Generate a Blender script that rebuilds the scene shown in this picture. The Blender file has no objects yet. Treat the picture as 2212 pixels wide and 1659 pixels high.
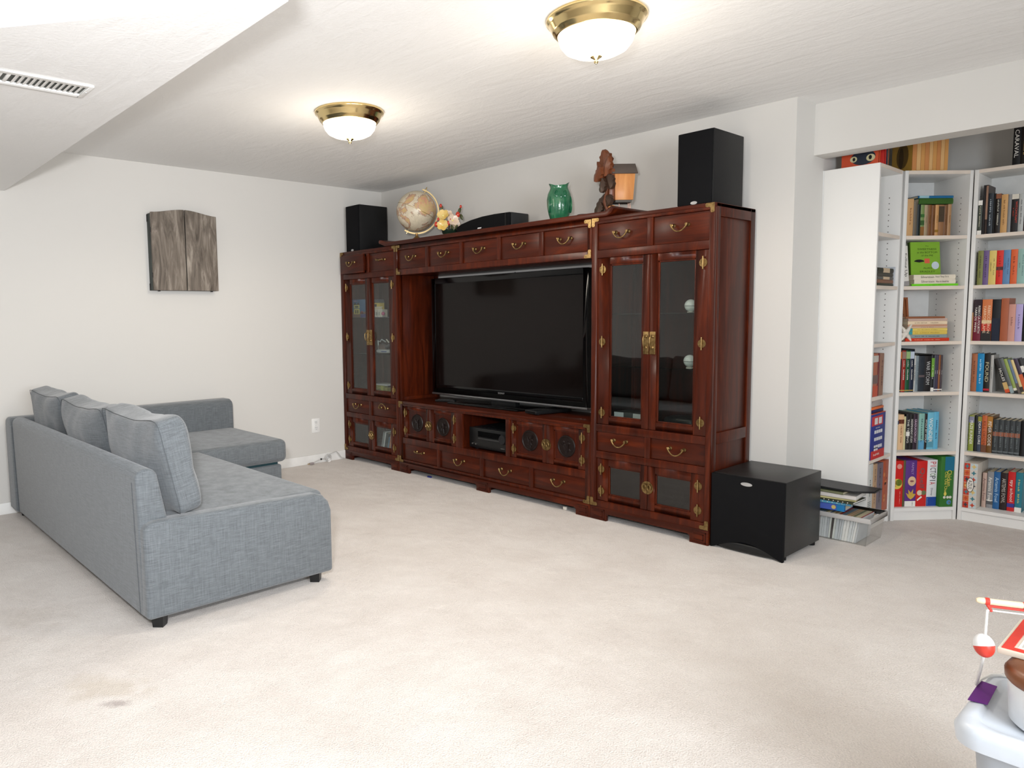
import bpy, bmesh, math, random
from mathutils import Vector, Matrix, noise
random.seed(7)
R_ = math.radians
SC = bpy.context.scene
COL = SC.collection
# ------------------------------------------------------------------ camera
cd = bpy.data.cameras.new('camera'); cam = bpy.data.objects.new('camera', cd); COL.objects.link(cam)
cr, cu, cf = Vector((.6521621, .75794074, -.01450604)), Vector((-.05947839, .07023507, .99575567)), Vector((-.75574263, .64853131, -.09088574))
m = Matrix.Identity(4)
for i in range(3):
    m[i][0] = cr[i]; m[i][1] = cu[i]; m[i][2] = -cf[i]; m[i][3] = (5.3106905, -4.04598855, 1.23617728)[i]
cam.matrix_world = m
cd.sensor_fit = 'HORIZONTAL'; cd.sensor_width = 36; cd.lens = 1567.9 / 2212 * 36
cd.shift_x = (1106 - 922.77) / 2212; cd.shift_y = -(829.5 - 828.35) / 2212
cd.clip_start = .05
SC.camera = cam
# ------------------------------------------------------------------ world, lights, exposure
w = bpy.data.worlds.new('world'); SC.world = w; w.use_nodes = True
w.node_tree.nodes['Background'].inputs[0].default_value = (.8, .88, 1, 1)
w.node_tree.nodes['Background'].inputs[1].default_value = .15
def area(name, loc, target, sx, sy, power, color):
    l = bpy.data.lights.new(name, 'AREA'); l.shape = 'RECTANGLE'; l.size = sx; l.size_y = sy; l.energy = power; l.color = color
    o = bpy.data.objects.new(name, l); COL.objects.link(o); o.location = loc
    o.rotation_euler = (Vector(target) - Vector(loc)).to_track_quat('-Z', 'Y').to_euler()
    return o
WIN1 = area('daylight_and_fill', (7.27, -3.4, 1.45), (0, -3.2, 1.0), 1.9, 1.15, 100, (.88, .94, 1.0))
REAR_FILL = area('daylight_and_fill', (4.6, -6.67, 1.45), (4.0, 0, 1.1), 2.6, 1.15, 5, (.90, .95, 1.0))  # soft ambient fill added from behind the camera; no window known there
FLASH = area('camera_flash', (5.05, -4.05, 1.48), (2.6, -2.9, 1.55), .16, .12, 27, (.97, .98, 1.0)); FLASH.data.spread = R_(115)
SC.view_settings.view_transform = 'Standard'; SC.view_settings.look = 'None'
SC.view_settings.exposure = 0.49; SC.view_settings.gamma = 1; SC.view_settings.use_curve_mapping = False
# ------------------------------------------------------------------ materials
def lin(c):
    r = []
    for x in c[:3]:
        x /= 255.
        r.append(x / 12.92 if x <= .04045 else ((x + .055) / 1.055) ** 2.4)
    return (*r, 1)
MC = {}
def nt(m): return m.node_tree.nodes, m.node_tree.links
def mat(name, c, rough=.5, metal=0., coat=0., spec=.5, trans=0., ior=1.45, emis=None, es=0., bump=None, var=None, sss=0.):
    """plain procedural material; bump=(scale,strength), var=(scale,second colour,amount)"""
    if name in MC: return MC[name]
    m = bpy.data.materials.new(name); m.use_nodes = True; N, L = nt(m); b = N['Principled BSDF']
    b.inputs['Base Color'].default_value = lin(c); b.inputs['Roughness'].default_value = rough; b.inputs['Metallic'].default_value = metal
    b.inputs['Coat Weight'].default_value = coat; b.inputs['Coat Roughness'].default_value = .12; b.inputs['Specular IOR Level'].default_value = spec
    b.inputs['Transmission Weight'].default_value = trans; b.inputs['IOR'].default_value = ior
    if emis: b.inputs['Emission Color'].default_value = lin(emis); b.inputs['Emission Strength'].default_value = es
    tc = N.new('ShaderNodeTexCoord')
    if var is None and emis is None and trans == 0: var = (9., tuple(max(0, x * .93) for x in c), .5)
    if var:
        n = N.new('ShaderNodeTexNoise'); n.inputs['Scale'].default_value = var[0]; n.inputs['Detail'].default_value = 4
        L.new(tc.outputs['Object'], n.inputs['Vector'])
        mx = N.new('ShaderNodeMix'); mx.data_type = 'RGBA'; mx.inputs[6].default_value = lin(c); mx.inputs[7].default_value = lin(var[1])
        mr = N.new('ShaderNodeMapRange'); mr.inputs[1].default_value = .4; mr.inputs[2].default_value = .65; mr.inputs[4].default_value = var[2]
        L.new(n.outputs['Fac'], mr.inputs[0]); L.new(mr.outputs[0], mx.inputs[0]); L.new(mx.outputs[2], b.inputs['Base Color'])
    if bump:
        n = N.new('ShaderNodeTexNoise'); n.inputs['Scale'].default_value = bump[0]; n.inputs['Detail'].default_value = 3
        bp = N.new('ShaderNodeBump'); bp.inputs['Strength'].default_value = bump[1]; bp.inputs['Distance'].default_value = bump[2] if len(bump) > 2 else .004
        L.new(tc.outputs['Object'], n.inputs['Vector']); L.new(n.outputs['Fac'], bp.inputs['Height']); L.new(bp.outputs[0], b.inputs['Normal'])
    MC[name] = m
    return m
def wood(name, c1, c2, c3=None, rough=.35, coat=.2, stretch=(6, 6, .7), scale=3., bump=.08, spec=.3):
    m = bpy.data.materials.new(name); m.use_nodes = True; N, L = nt(m); b = N['Principled BSDF']
    tc = N.new('ShaderNodeTexCoord'); mp = N.new('ShaderNodeMapping'); mp.inputs['Scale'].default_value = stretch
    L.new(tc.outputs['Object'], mp.inputs['Vector'])
    n = N.new('ShaderNodeTexNoise'); n.inputs['Scale'].default_value = scale; n.inputs['Detail'].default_value = 8; n.inputs['Roughness'].default_value = .62; n.inputs['Distortion'].default_value = 1.2
    L.new(mp.outputs[0], n.inputs['Vector'])
    r = N.new('ShaderNodeValToRGB'); r.color_ramp.elements[0].position = .3; r.color_ramp.elements[0].color = lin(c1)
    r.color_ramp.elements[1].position = .72; r.color_ramp.elements[1].color = lin(c2)
    if c3:
        e = r.color_ramp.elements.new(.52); e.color = lin(c3)
    L.new(n.outputs['Fac'], r.inputs[0]); L.new(r.outputs[0], b.inputs['Base Color'])
    b.inputs['Roughness'].default_value = rough; b.inputs['Coat Weight'].default_value = coat; b.inputs['Coat Roughness'].default_value = .15; b.inputs['Specular IOR Level'].default_value = spec
    bp = N.new('ShaderNodeBump'); bp.inputs['Strength'].default_value = bump; bp.inputs['Distance'].default_value = .002
    L.new(n.outputs['Fac'], bp.inputs['Height']); L.new(bp.outputs[0], b.inputs['Normal'])
    MC[name] = m
    return m
def glassmat(name, tint=(255, 255, 255), refl=.12, rough=.02, alpha_shadow=True):
    m = bpy.data.materials.new(name); m.use_nodes = True; N, L = nt(m)
    for x in list(N): N.remove(x)
    o = N.new('ShaderNodeOutputMaterial'); t = N.new('ShaderNodeBsdfTransparent'); t.inputs[0].default_value = lin(tint)
    g = N.new('ShaderNodeBsdfGlossy'); g.inputs['Roughness'].default_value = rough; g.inputs[0].default_value = (1, 1, 1, 1)
    f = N.new('ShaderNodeLayerWeight'); f.inputs[0].default_value = .5
    pw = N.new('ShaderNodeMath'); pw.operation = 'POWER'; pw.inputs[1].default_value = 5.; L.new(f.outputs['Facing'], pw.inputs[0])
    ma = N.new('ShaderNodeMath'); ma.operation = 'MULTIPLY_ADD'; ma.inputs[1].default_value = 1. - refl; ma.inputs[2].default_value = refl
    L.new(pw.outputs[0], ma.inputs[0]); mx = N.new('ShaderNodeMixShader'); L.new(ma.outputs[0], mx.inputs[0]); L.new(t.outputs[0], mx.inputs[1]); L.new(g.outputs[0], mx.inputs[2])
    L.new(mx.outputs[0], o.inputs[0]); MC[name] = m
    return m
def bumpy_paint(name, c, kind):
    m = bpy.data.materials.new(name); m.use_nodes = True; N, L = nt(m); b = N['Principled BSDF']
    b.inputs['Base Color'].default_value = lin(c); b.inputs['Roughness'].default_value = .85; b.inputs['Specular IOR Level'].default_value = .25
    tc = N.new('ShaderNodeTexCoord')
    if kind == 'wall':
        n = N.new('ShaderNodeTexNoise'); n.inputs['Scale'].default_value = 160; n.inputs['Detail'].default_value = 3
        bp = N.new('ShaderNodeBump'); bp.inputs['Strength'].default_value = .05; bp.inputs['Distance'].default_value = .002
        L.new(tc.outputs['Object'], n.inputs['Vector']); L.new(n.outputs['Fac'], bp.inputs['Height']); L.new(bp.outputs[0], b.inputs['Normal'])
    else:   # brushed, stippled ceiling texture: broad swirls under a fine stipple
        n = N.new('ShaderNodeTexNoise'); n.inputs['Scale'].default_value = 85; n.inputs['Detail'].default_value = 5
        mp = N.new('ShaderNodeMapping'); mp.inputs['Scale'].default_value = (1.3, 5, 1); mp.inputs['Rotation'].default_value = (0, 0, R_(40))
        n2 = N.new('ShaderNodeTexNoise'); n2.inputs['Scale'].default_value = 2.2; n2.inputs['Detail'].default_value = 6; n2.inputs['Distortion'].default_value = 1.0
        L.new(tc.outputs['Object'], n.inputs['Vector']); L.new(tc.outputs['Object'], mp.inputs[0]); L.new(mp.outputs[0], n2.inputs['Vector'])
        bp = N.new('ShaderNodeBump'); bp.inputs['Strength'].default_value = .22; bp.inputs['Distance'].default_value = .005
        b2 = N.new('ShaderNodeBump'); b2.inputs['Strength'].default_value = .22; b2.inputs['Distance'].default_value = .02
        L.new(n2.outputs['Fac'], b2.inputs['Height']); L.new(b2.outputs[0], bp.inputs['Normal'])
        L.new(n.outputs['Fac'], bp.inputs['Height']); L.new(bp.outputs[0], b.inputs['Normal'])
    MC[name] = m
    return m
def carpetmat():
    m = bpy.data.materials.new('carpet_pile'); m.use_nodes = True; N, L = nt(m); b = N['Principled BSDF']
    b.inputs['Roughness'].default_value = 1; b.inputs['Specular IOR Level'].default_value = .05; b.inputs['Sheen Weight'].default_value = .25; b.inputs['Sheen Roughness'].default_value = .6
    tc = N.new('ShaderNodeTexCoord')
    n = N.new('ShaderNodeTexNoise'); n.inputs['Scale'].default_value = 3.2; n.inputs['Detail'].default_value = 7; n.inputs['Roughness'].default_value = .65
    L.new(tc.outputs['Object'], n.inputs['Vector'])
    r = N.new('ShaderNodeValToRGB'); r.color_ramp.elements[0].position = .32; r.color_ramp.elements[0].color = lin((217, 207, 199)); r.color_ramp.elements[1].position = .68; r.color_ramp.elements[1].color = lin((230, 222, 215))
    L.new(n.outputs['Fac'], r.inputs[0])
    # pile tufts
    n2 = N.new('ShaderNodeTexNoise'); n2.inputs['Scale'].default_value = 190; n2.inputs['Detail'].default_value = 3; L.new(tc.outputs['Object'], n2.inputs['Vector'])
    r2 = N.new('ShaderNodeMapRange'); r2.inputs[1].default_value = .3; r2.inputs[2].default_value = .7; r2.inputs[3].default_value = .86; r2.inputs[4].default_value = 1.06
    L.new(n2.outputs['Fac'], r2.inputs[0])
    mu = N.new('ShaderNodeMix'); mu.data_type = 'RGBA'; mu.blend_type = 'MULTIPLY'; mu.inputs[0].default_value = 1
    L.new(r.outputs[0], mu.inputs[6]); L.new(r2.outputs[0], mu.inputs[7])
    # old drink stain near the sofa and small marks
    last = mu.outputs[2]
    for (sx, sy, rx, ry, col, amt) in ((2.80, -3.35, .21, .10, (196, 182, 164), .5), (2.92, -3.36, .075, .03, (160, 146, 142), .7), (1.95, -3.42, .2, .12, (196, 184, 172), .35), (4.45, .72, .5, .35, (190, 172, 160), .35)):
        mp = N.new('ShaderNodeMapping'); mp.vector_type = 'TEXTURE'; mp.inputs['Location'].default_value = (sx, sy, 0); mp.inputs['Rotation'].default_value = (0, 0, R_(40)); mp.inputs['Scale'].default_value = (rx, ry, 1)
        L.new(tc.outputs['Object'], mp.inputs[0])
        ln = N.new('ShaderNodeVectorMath'); ln.operation = 'LENGTH'; L.new(mp.outputs[0], ln.inputs[0])
        nn = N.new('ShaderNodeTexNoise'); nn.inputs['Scale'].default_value = 14; nn.inputs['Detail'].default_value = 4; L.new(tc.outputs['Object'], nn.inputs['Vector'])
        ad = N.new('ShaderNodeMath'); ad.operation = 'MULTIPLY_ADD'; ad.inputs[1].default_value = 2.2; L.new(nn.outputs['Fac'], ad.inputs[0]); L.new(ln.outputs['Value'], ad.inputs[2])
        mr = N.new('ShaderNodeMapRange'); mr.inputs[1].default_value = 1.35; mr.inputs[2].default_value = 2.1; mr.inputs[3].default_value = amt; mr.inputs[4].default_value = 0; L.new(ad.outputs[0], mr.inputs[0])
        mx = N.new('ShaderNodeMix'); mx.data_type = 'RGBA'; mx.inputs[7].default_value = lin(col); L.new(mr.outputs[0], mx.inputs[0]); L.new(last, mx.inputs[6]); last = mx.outputs[2]
    L.new(last, b.inputs['Base Color'])
    bp = N.new('ShaderNodeBump'); bp.inputs['Strength'].default_value = .7; bp.inputs['Distance'].default_value = .008; L.new(n2.outputs['Fac'], bp.inputs['Height'])
    b2 = N.new('ShaderNodeBump'); b2.inputs['Strength'].default_value = .35; b2.inputs['Distance'].default_value = .03; n3 = N.new('ShaderNodeTexNoise'); n3.inputs['Scale'].default_value = 9; n3.inputs['Detail'].default_value = 5
    L.new(tc.outputs['Object'], n3.inputs['Vector']); L.new(n3.outputs['Fac'], b2.inputs['Height']); L.new(b2.outputs[0], bp.inputs['Normal']); L.new(bp.outputs[0], b.inputs['Normal'])
    MC['carpet'] = m
    return m
def fabricmat(name, c, c2):
    """woven slub fabric: thin horizontal and vertical streaks"""
    m = bpy.data.materials.new(name); m.use_nodes = True; N, L = nt(m); b = N['Principled BSDF']
    b.inputs['Roughness'].default_value = .9; b.inputs['Specular IOR Level'].default_value = .15; b.inputs['Sheen Weight'].default_value = .3
    tc = N.new('ShaderNodeTexCoord'); facs = []
    for sc in ((16, 16, 520), (300, 300, 16)):
        mp = N.new('ShaderNodeMapping'); mp.inputs['Scale'].default_value = sc; L.new(tc.outputs['Object'], mp.inputs[0])
        n = N.new('ShaderNodeTexNoise'); n.inputs['Scale'].default_value = 1; n.inputs['Detail'].default_value = 3; n.inputs['Roughness'].default_value = .7; L.new(mp.outputs[0], n.inputs['Vector']); facs.append(n)
    ad = N.new('ShaderNodeMath'); ad.operation = 'ADD'; L.new(facs[0].outputs['Fac'], ad.inputs[0])
    ml = N.new('ShaderNodeMath'); ml.operation = 'MULTIPLY'; ml.inputs[1].default_value = .6; L.new(facs[1].outputs['Fac'], ml.inputs[0]); L.new(ml.outputs[0], ad.inputs[1])
    mr = N.new('ShaderNodeMapRange'); mr.inputs[1].default_value = .55; mr.inputs[2].default_value = 1.05; L.new(ad.outputs[0], mr.inputs[0])
    mx = N.new('ShaderNodeMix'); mx.data_type = 'RGBA'; mx.inputs[6].default_value = lin(c); mx.inputs[7].default_value = lin(c2); L.new(mr.outputs[0], mx.inputs[0]); L.new(mx.outputs[2], b.inputs['Base Color'])
    bp = N.new('ShaderNodeBump'); bp.inputs['Strength'].default_value = .3; bp.inputs['Distance'].default_value = .002; L.new(ad.outputs[0], bp.inputs['Height']); L.new(bp.outputs[0], b.inputs['Normal'])
    MC[name] = m
    return m
WALL = bumpy_paint('wall_paint', (212, 209, 204), 'wall')
CEIL = bumpy_paint('ceiling_texture', (238, 237, 235), 'ceil')
CARPET = carpetmat()
TRIM = mat('white_trim', (240, 239, 236), .45)
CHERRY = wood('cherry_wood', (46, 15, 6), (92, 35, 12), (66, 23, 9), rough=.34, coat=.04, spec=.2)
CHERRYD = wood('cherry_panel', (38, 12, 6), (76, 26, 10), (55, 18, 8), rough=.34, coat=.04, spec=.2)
CHERRYX = wood('cherry_horizontal', (46, 15, 6), (90, 34, 12), (66, 23, 9), rough=.34, coat=.04, spec=.2, stretch=(.7, 6, 6))
CARVED = mat('carved_dark_wood', (22, 11, 9), .42, spec=.35)
BRASS = mat('antique_brass', (160, 134, 90), .4, 1., var=(60, (112, 90, 56), .8))
BRASSB = mat('polished_brass', (226, 202, 146), .15, 1.)
GLASS = glassmat('clear_pane', (235, 238, 236), .05)
GLASSD = glassmat('smoked_pane', (70, 66, 62), .06)
SHELFG = glassmat('glass_shelf', (215, 232, 226), .05)
PLASTIC = glassmat('clear_plastic', (250, 250, 249), .05, .12)
BLK = mat('black_vinyl', (22, 22, 23), .5, spec=.3, bump=(220, .15))
BLKG = mat('black_grille_cloth', (14, 14, 16), .9, spec=.2)
BLKP = mat('black_plastic', (20, 21, 22), .35)
GLOSS = mat('black_gloss', (8, 8, 9), .12, spec=.35)
SCREEN = mat('tv_screen', (16, 11, 10), .09, spec=.22)
WHITE = mat('white_laminate', (234, 232, 228), .42, var=(2, (232, 230, 226), .3))
WHITEE = mat('white_edge_band', (230, 216, 202), .5)
SOFA = fabricmat('grey_slub_fabric', (80, 84, 87), (119, 124, 128))
PAGES = mat('book_pages', (222, 208, 180), .9)
# ------------------------------------------------------------------ mesh builder
class MB:
    def __init__(s): s.v = []; s.f = []
    def add(s, vs, fs):
        b = len(s.v); s.v += [tuple(v) for v in vs]; s.f += [tuple(b + i for i in f) for f in fs]; return s
    def box(s, x0, x1, y0, y1, z0, z1):
        return s.add([(x0, y0, z0), (x1, y0, z0), (x1, y1, z0), (x0, y1, z0), (x0, y0, z1), (x1, y0, z1), (x1, y1, z1), (x0, y1, z1)],
                     [(0, 3, 2, 1), (4, 5, 6, 7), (0, 1, 5, 4), (1, 2, 6, 5), (2, 3, 7, 6), (3, 0, 4, 7)])
    def prism(s, pts, ax, a, b):
        f = {'x': lambda p, t: (t, p[0], p[1]), 'y': lambda p, t: (p[0], t, p[1]), 'z': lambda p, t: (p[0], p[1], t)}[ax]
        n = len(pts)
        return s.add([f(p, a) for p in pts] + [f(p, b) for p in pts], [tuple(range(n)), tuple(range(2 * n - 1, n - 1, -1))] + [(i, (i + 1) % n, n + (i + 1) % n, n + i) for i in range(n)])
    def lathe(s, prof, n=32, c=(0, 0, 0), ax='z', caps=True):
        f = {'z': lambda r, h, a: (c[0] + r * math.cos(a), c[1] + r * math.sin(a), c[2] + h), 'y': lambda r, h, a: (c[0] + r * math.cos(a), c[1] + h, c[2] + r * math.sin(a)), 'x': lambda r, h, a: (c[0] + h, c[1] + r * math.cos(a), c[2] + r * math.sin(a))}[ax]
        vs = [f(r, h, 2 * math.pi * j / n) for (r, h) in prof for j in range(n)]
        fs = [(i * n + j, i * n + (j + 1) % n, (i + 1) * n + (j + 1) % n, (i + 1) * n + j) for i in range(len(prof) - 1) for j in range(n)]
        if caps: fs += [tuple(range(n)), tuple((len(prof) - 1) * n + j for j in range(n))]
        return s.add(vs, fs)
    def cyl(s, c, r, h, n=20, ax='z'): return s.lathe([(r, 0), (r, h)], n, c, ax)
    def sphere(s, c, r, n=20, k=12):
        r = (r, r, r) if not isinstance(r, tuple) else r
        vs = [(c[0], c[1], c[2] - r[2])]
        for i in range(1, k):
            t = math.pi * i / k - math.pi / 2
            vs += [(c[0] + r[0] * math.cos(t) * math.cos(2 * math.pi * j / n), c[1] + r[1] * math.cos(t) * math.sin(2 * math.pi * j / n), c[2] + r[2] * math.sin(t)) for j in range(n)]
        vs.append((c[0], c[1], c[2] + r[2])); e = len(vs) - 1
        fs = [(0, 1 + (j + 1) % n, 1 + j) for j in range(n)] + [(1 + (i - 1) * n + j, 1 + (i - 1) * n + (j + 1) % n, 1 + i * n + (j + 1) % n, 1 + i * n + j) for i in range(1, k - 1) for j in range(n)]
        fs += [(e, 1 + (k - 2) * n + j, 1 + (k - 2) * n + (j + 1) % n) for j in range(n)]
        return s.add(vs, fs)
    def tube(s, path, r, n=8, closed=False):
        P = [Vector(p) for p in path]; m_ = len(P); rr = r if isinstance(r, (list, tuple)) else [r] * m_
        vs = []; up = None
        for i, p in enumerate(P):
            t = (P[(i + 1) % m_] - P[i - 1]) if closed else (P[min(i + 1, m_ - 1)] - P[max(i - 1, 0)])
            t.normalize()
            if up is None: up = Vector((0, 0, 1)) if abs(t.z) < .9 else Vector((1, 0, 0))
            a = up - t * up.dot(t)
            if a.length < 1e-6: a = t.orthogonal()
            a.normalize(); b = t.cross(a); up = a
            vs += [p + (a * math.cos(2 * math.pi * j / n) + b * math.sin(2 * math.pi * j / n)) * rr[i] for j in range(n)]
        fs = [(i * n + j, i * n + (j + 1) % n, ((i + 1) % m_) * n + (j + 1) % n, ((i + 1) % m_) * n + j) for i in range(m_ if closed else m_ - 1) for j in range(n)]
        if not closed: fs += [tuple(range(n)), tuple((m_ - 1) * n + j for j in range(n))]
        return s.add(vs, fs)
    def rbox(s, c, h, n_=8, k=12, p=7, fn=None):
        """superquadric rounded block"""
        vs = {}; fs = []; L_ = []
        def vid(q):
            key = tuple(round(t, 5) for t in q)
            if key not in vs:
                r = sum(abs(t) ** p for t in q) ** (1 / p); d = [t / r for t in q]
                v = Vector((d[0] * h[0], d[1] * h[1], d[2] * h[2]))
                if fn: v = fn(v, d)
                vs[key] = len(L_); L_.append((c[0] + v.x, c[1] + v.y, c[2] + v.z))
            return vs[key]
        g = [math.sin((-1 + 2 * i / k) * math.pi / 2) * .35 + (-1 + 2 * i / k) * .65 for i in range(k + 1)]
        for ax in range(3):
            for sg in (-1, 1):
                for i in range(k):
                    for j in range(k):
                        q = []
                        for (a, b) in ((i, j), (i + 1, j), (i + 1, j + 1), (i, j + 1)):
                            t = [g[a], g[b]]; t.insert(ax, sg); q.append(vid(t))
                        fs.append(tuple(q if sg > 0 else q[::-1]))
        return s.add(L_, fs)
    def mesh(s, name, bevel=0, seg=2, smooth=True, ang=38):
        bm = bmesh.new(); V = [bm.verts.new(v) for v in s.v]
        for f in s.f:
            try: bm.faces.new([V[i] for i in f])
            except ValueError: pass
        bmesh.ops.remove_doubles(bm, verts=bm.verts, dist=1e-6)
        bmesh.ops.recalc_face_normals(bm, faces=bm.faces)
        if bevel:
            ed = [e for e in bm.edges if len(e.link_faces) == 2 and e.calc_face_angle(0) > .5]
            bmesh.ops.bevel(bm, geom=ed, offset=bevel, segments=seg, profile=.5, affect='EDGES', clamp_overlap=True)
        me = bpy.data.meshes.new(name); bm.to_mesh(me); bm.free()
        if smooth:
            me.polygons.foreach_set('use_smooth', [True] * len(me.polygons)); me.set_sharp_from_angle(angle=R_(ang))
        return me
    def build(s, name, ma, parent=None, bevel=0, seg=2, smooth=True, ang=38, loc=None, rot=None, label=None):
        return obj(name, s.mesh(name, bevel, seg, smooth, ang), ma, parent, loc, rot, label)
def obj(name, me, ma, parent=None, loc=None, rot=None, label=None):
    o = bpy.data.objects.new(name, me); COL.objects.link(o)
    if ma is not None and not len(me.materials): me.materials.append(ma)
    if parent is not None: o.parent = parent
    if loc is not None: o.location = loc
    if rot is not None: o.rotation_euler = rot
    if label: o['label'] = label
    return o
def thing(name, label, cat, loc=(0, 0, 0), rotz=0, group=None, rot=None):
    o = bpy.data.objects.new(name, None); COL.objects.link(o); o.location = loc; o.rotation_euler = rot or (0, 0, rotz); o.empty_display_size = .05
    tag(o, label, cat, group); return o
def tag(o, label, cat, group=None):
    o['label'] = label; o['category'] = cat
    if group: o['group'] = group
    return o
def struct(name, mb, ma, label=None, **k):
    o = mb.build(name, ma, **k); o['kind'] = 'structure'
    if label: o['label'] = label
    return o
def B(*a): return MB().box(*a)
TXT = {}
READABLE = {'SONY', 'Every Thing On It', 'Where the Sidewalk Ends', 'Silverstein', 'Falling Up', 'The', 'SWEETNESS', 'at the BOTTOM', 'of the PIE', 'ALAN', 'BRADLEY', 'REBECCA FOURTH', 'YARROS WING', 'REBECCA IRON', 'YARROS FLAME', 'RED QUEEN', 'GLASS SWORD',
            'WAR STORM', 'FOUND', 'THE TESTING', 'INDEPENDENT STUDY', 'GRADUATION DAY', 'WOLF BY WOLF', 'WONDER', 'MAZE RUNNER', 'DEATH CURE', 'KILL ORDER', 'FEVER CODE', 'Artemis Fowl', 'ARTEMIS FOWL', 'spy school', 'Disney', 'FAMILY', 'Chicken', 'Cha Cha Cha', 'AZUL', 'CARAVAL', 'Quelf', 'WITCHCRAFT', 'HOLES'} | set('PICTOPIA')
def strokes(s, parent, ma, center, xdir, ydir, maxw, maxh, name):
    """print too small to read in the photograph: rows of little letter-like marks"""
    rr = random.Random(s); n = max(4, min(22, len(s))); cw = min(maxw / n, maxh * .8); X, Y = Vector(xdir), Vector(ydir); Cn = Vector(center); vs = []; fs = []
    for i in range(n):
        if s[i % len(s)] == ' ': continue
        x = (i - n / 2) * cw; h = maxh * rr.choice((.34, .5, .5)); lo = -maxh * .25
        k = rr.randrange(3); parts = [(x, x + cw * .28, lo, lo + h)]
        if k != 1: parts.append((x + cw * .5, x + cw * .75, lo, lo + h * .7))
        if k != 2: parts.append((x + cw * .2, x + cw * .6, lo + h * .4, lo + h * .62))
        for (a, b, c, d) in parts:
            q = len(vs); vs += [tuple(Cn + X * u + Y * v) for u, v in ((a, c), (b, c), (b, d), (a, d))]; fs.append((q, q + 1, q + 2, q + 3))
    me = bpy.data.meshes.new(name); me.from_pydata(vs, [], fs)
    return obj(name, me, ma, parent)
def lettering(s, parent, ma, center, xdir, ydir, maxw, maxh, name='lettering', stretch=True):
    """flat printed letters centred at `center`, running along xdir with ydir up"""
    if s not in READABLE: return strokes(s, parent, ma, center, xdir, ydir, maxw, maxh, name)
    if s not in TXT:
        cu_ = bpy.data.curves.new('t', 'FONT'); cu_.body = s; cu_.resolution_u = 2; cu_.align_x = 'CENTER'; cu_.align_y = 'CENTER'; cu_.fill_mode = 'FRONT'
        to = bpy.data.objects.new('t', cu_); COL.objects.link(to); bpy.context.view_layer.update()
        me = bpy.data.meshes.new_from_object(to.evaluated_get(bpy.context.evaluated_depsgraph_get()))
        COL.objects.unlink(to); bpy.data.objects.remove(to); TXT[s] = me
    me0 = TXT[s]
    if not len(me0.vertices): return None
    xs = [v.co.x for v in me0.vertices]; ys = [v.co.y for v in me0.vertices]
    wx, wy = max(xs) - min(xs), max(ys) - min(ys); cx, cy = (max(xs) + min(xs)) / 2, (max(ys) + min(ys)) / 2
    kx, ky = maxw / wx, maxh / wy
    if not stretch: kx = ky = min(kx, ky)
    else:
        kx = min(kx, ky * 1.5); ky = min(ky, kx * 2.2)
    X, Y = Vector(xdir), Vector(ydir); Cn = Vector(center)
    me = bpy.data.meshes.new(name)
    me.from_pydata([tuple(Cn + X * ((v.co.x - cx) * kx) + Y * ((v.co.y - cy) * ky)) for v in me0.vertices], [], [tuple(p.vertices) for p in me0.polygons])
    return obj(name, me, ma, parent)
# ------------------------------------------------------------------ the room shell
H = 2.36; XC = 3.6112; YB = 1.345; XR = 7.3; YR = -6.7
struct('floor', B(-.1, XR + .1, YR - .1, YB + .1, -.1, 0), CARPET, 'pale beige carpet', smooth=False)
struct('ceiling', B(-.1, XR + .1, YR - .1, YB + .1, H, H + .1), CEIL, 'off-white textured ceiling', smooth=False)
struct('wall_left', B(-.1, 0, YR, YB + .1, 0, H), WALL, smooth=False)
struct('wall_back', B(0, XC, 0, .1, 0, H), WALL, smooth=False)
struct('wall_alcove_side', B(XC - .1, XC, .1, YB, 0, H), WALL, smooth=False)
struct('wall_alcove_back', B(XC - .1, XR, YB, YB + .1, 0, H), WALL, smooth=False)
struct('wall_header', B(XC, XR, .2303, .375, 2.0876, H), WALL, 'drywall header above the bookcase alcove', smooth=False)
mb = MB()
for a in ((XR, XR + .1, YR, -4.4, 0, H), (XR, XR + .1, -2.4, YB, 0, H), (XR, XR + .1, -4.4, -2.4, 0, .85), (XR, XR + .1, -4.4, -2.4, 2.05, H)): mb.box(*a)
struct('wall_right', mb, WALL, smooth=False)
mb = MB()
for a in ((0, 3.25, YR - .1, YR, 0, H), (5.95, XR, YR - .1, YR, 0, H), (3.25, 5.95, YR - .1, YR, 0, .85), (3.25, 5.95, YR - .1, YR, 2.05, H)): mb.box(*a)
struct('wall_rear', mb, WALL, smooth=False)
# unseen windows: daylight one on the right, rear one added with its soft fill
def window(name, horiz, a0, a1, plane):
    f = MB(); t = .05
    for (p0, p1, z0, z1) in ((a0, a1, .85, .85 + t), (a0, a1, 2.05 - t, 2.05), (a0, a0 + t, .85, 2.05), (a1 - t, a1, .85, 2.05), ((a0 + a1) / 2 - .02, (a0 + a1) / 2 + .02, .85, 2.05)):
        f.box(p0, p1, plane, plane + .06, z0, z1) if horiz else f.box(plane, plane + .06, p0, p1, z0, z1)
    o = struct(name, f, TRIM, smooth=False)
    g = B(a0, a1, plane + .03, plane + .035, .85, 2.05) if horiz else B(plane + .03, plane + .035, a0, a1, .85, 2.05)
    g.build('pane', GLASS, o)
window('window_1', False, -4.4, -2.4, XR + .02); window('added_window', True, 3.25, 5.95, YR - .08)
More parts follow.
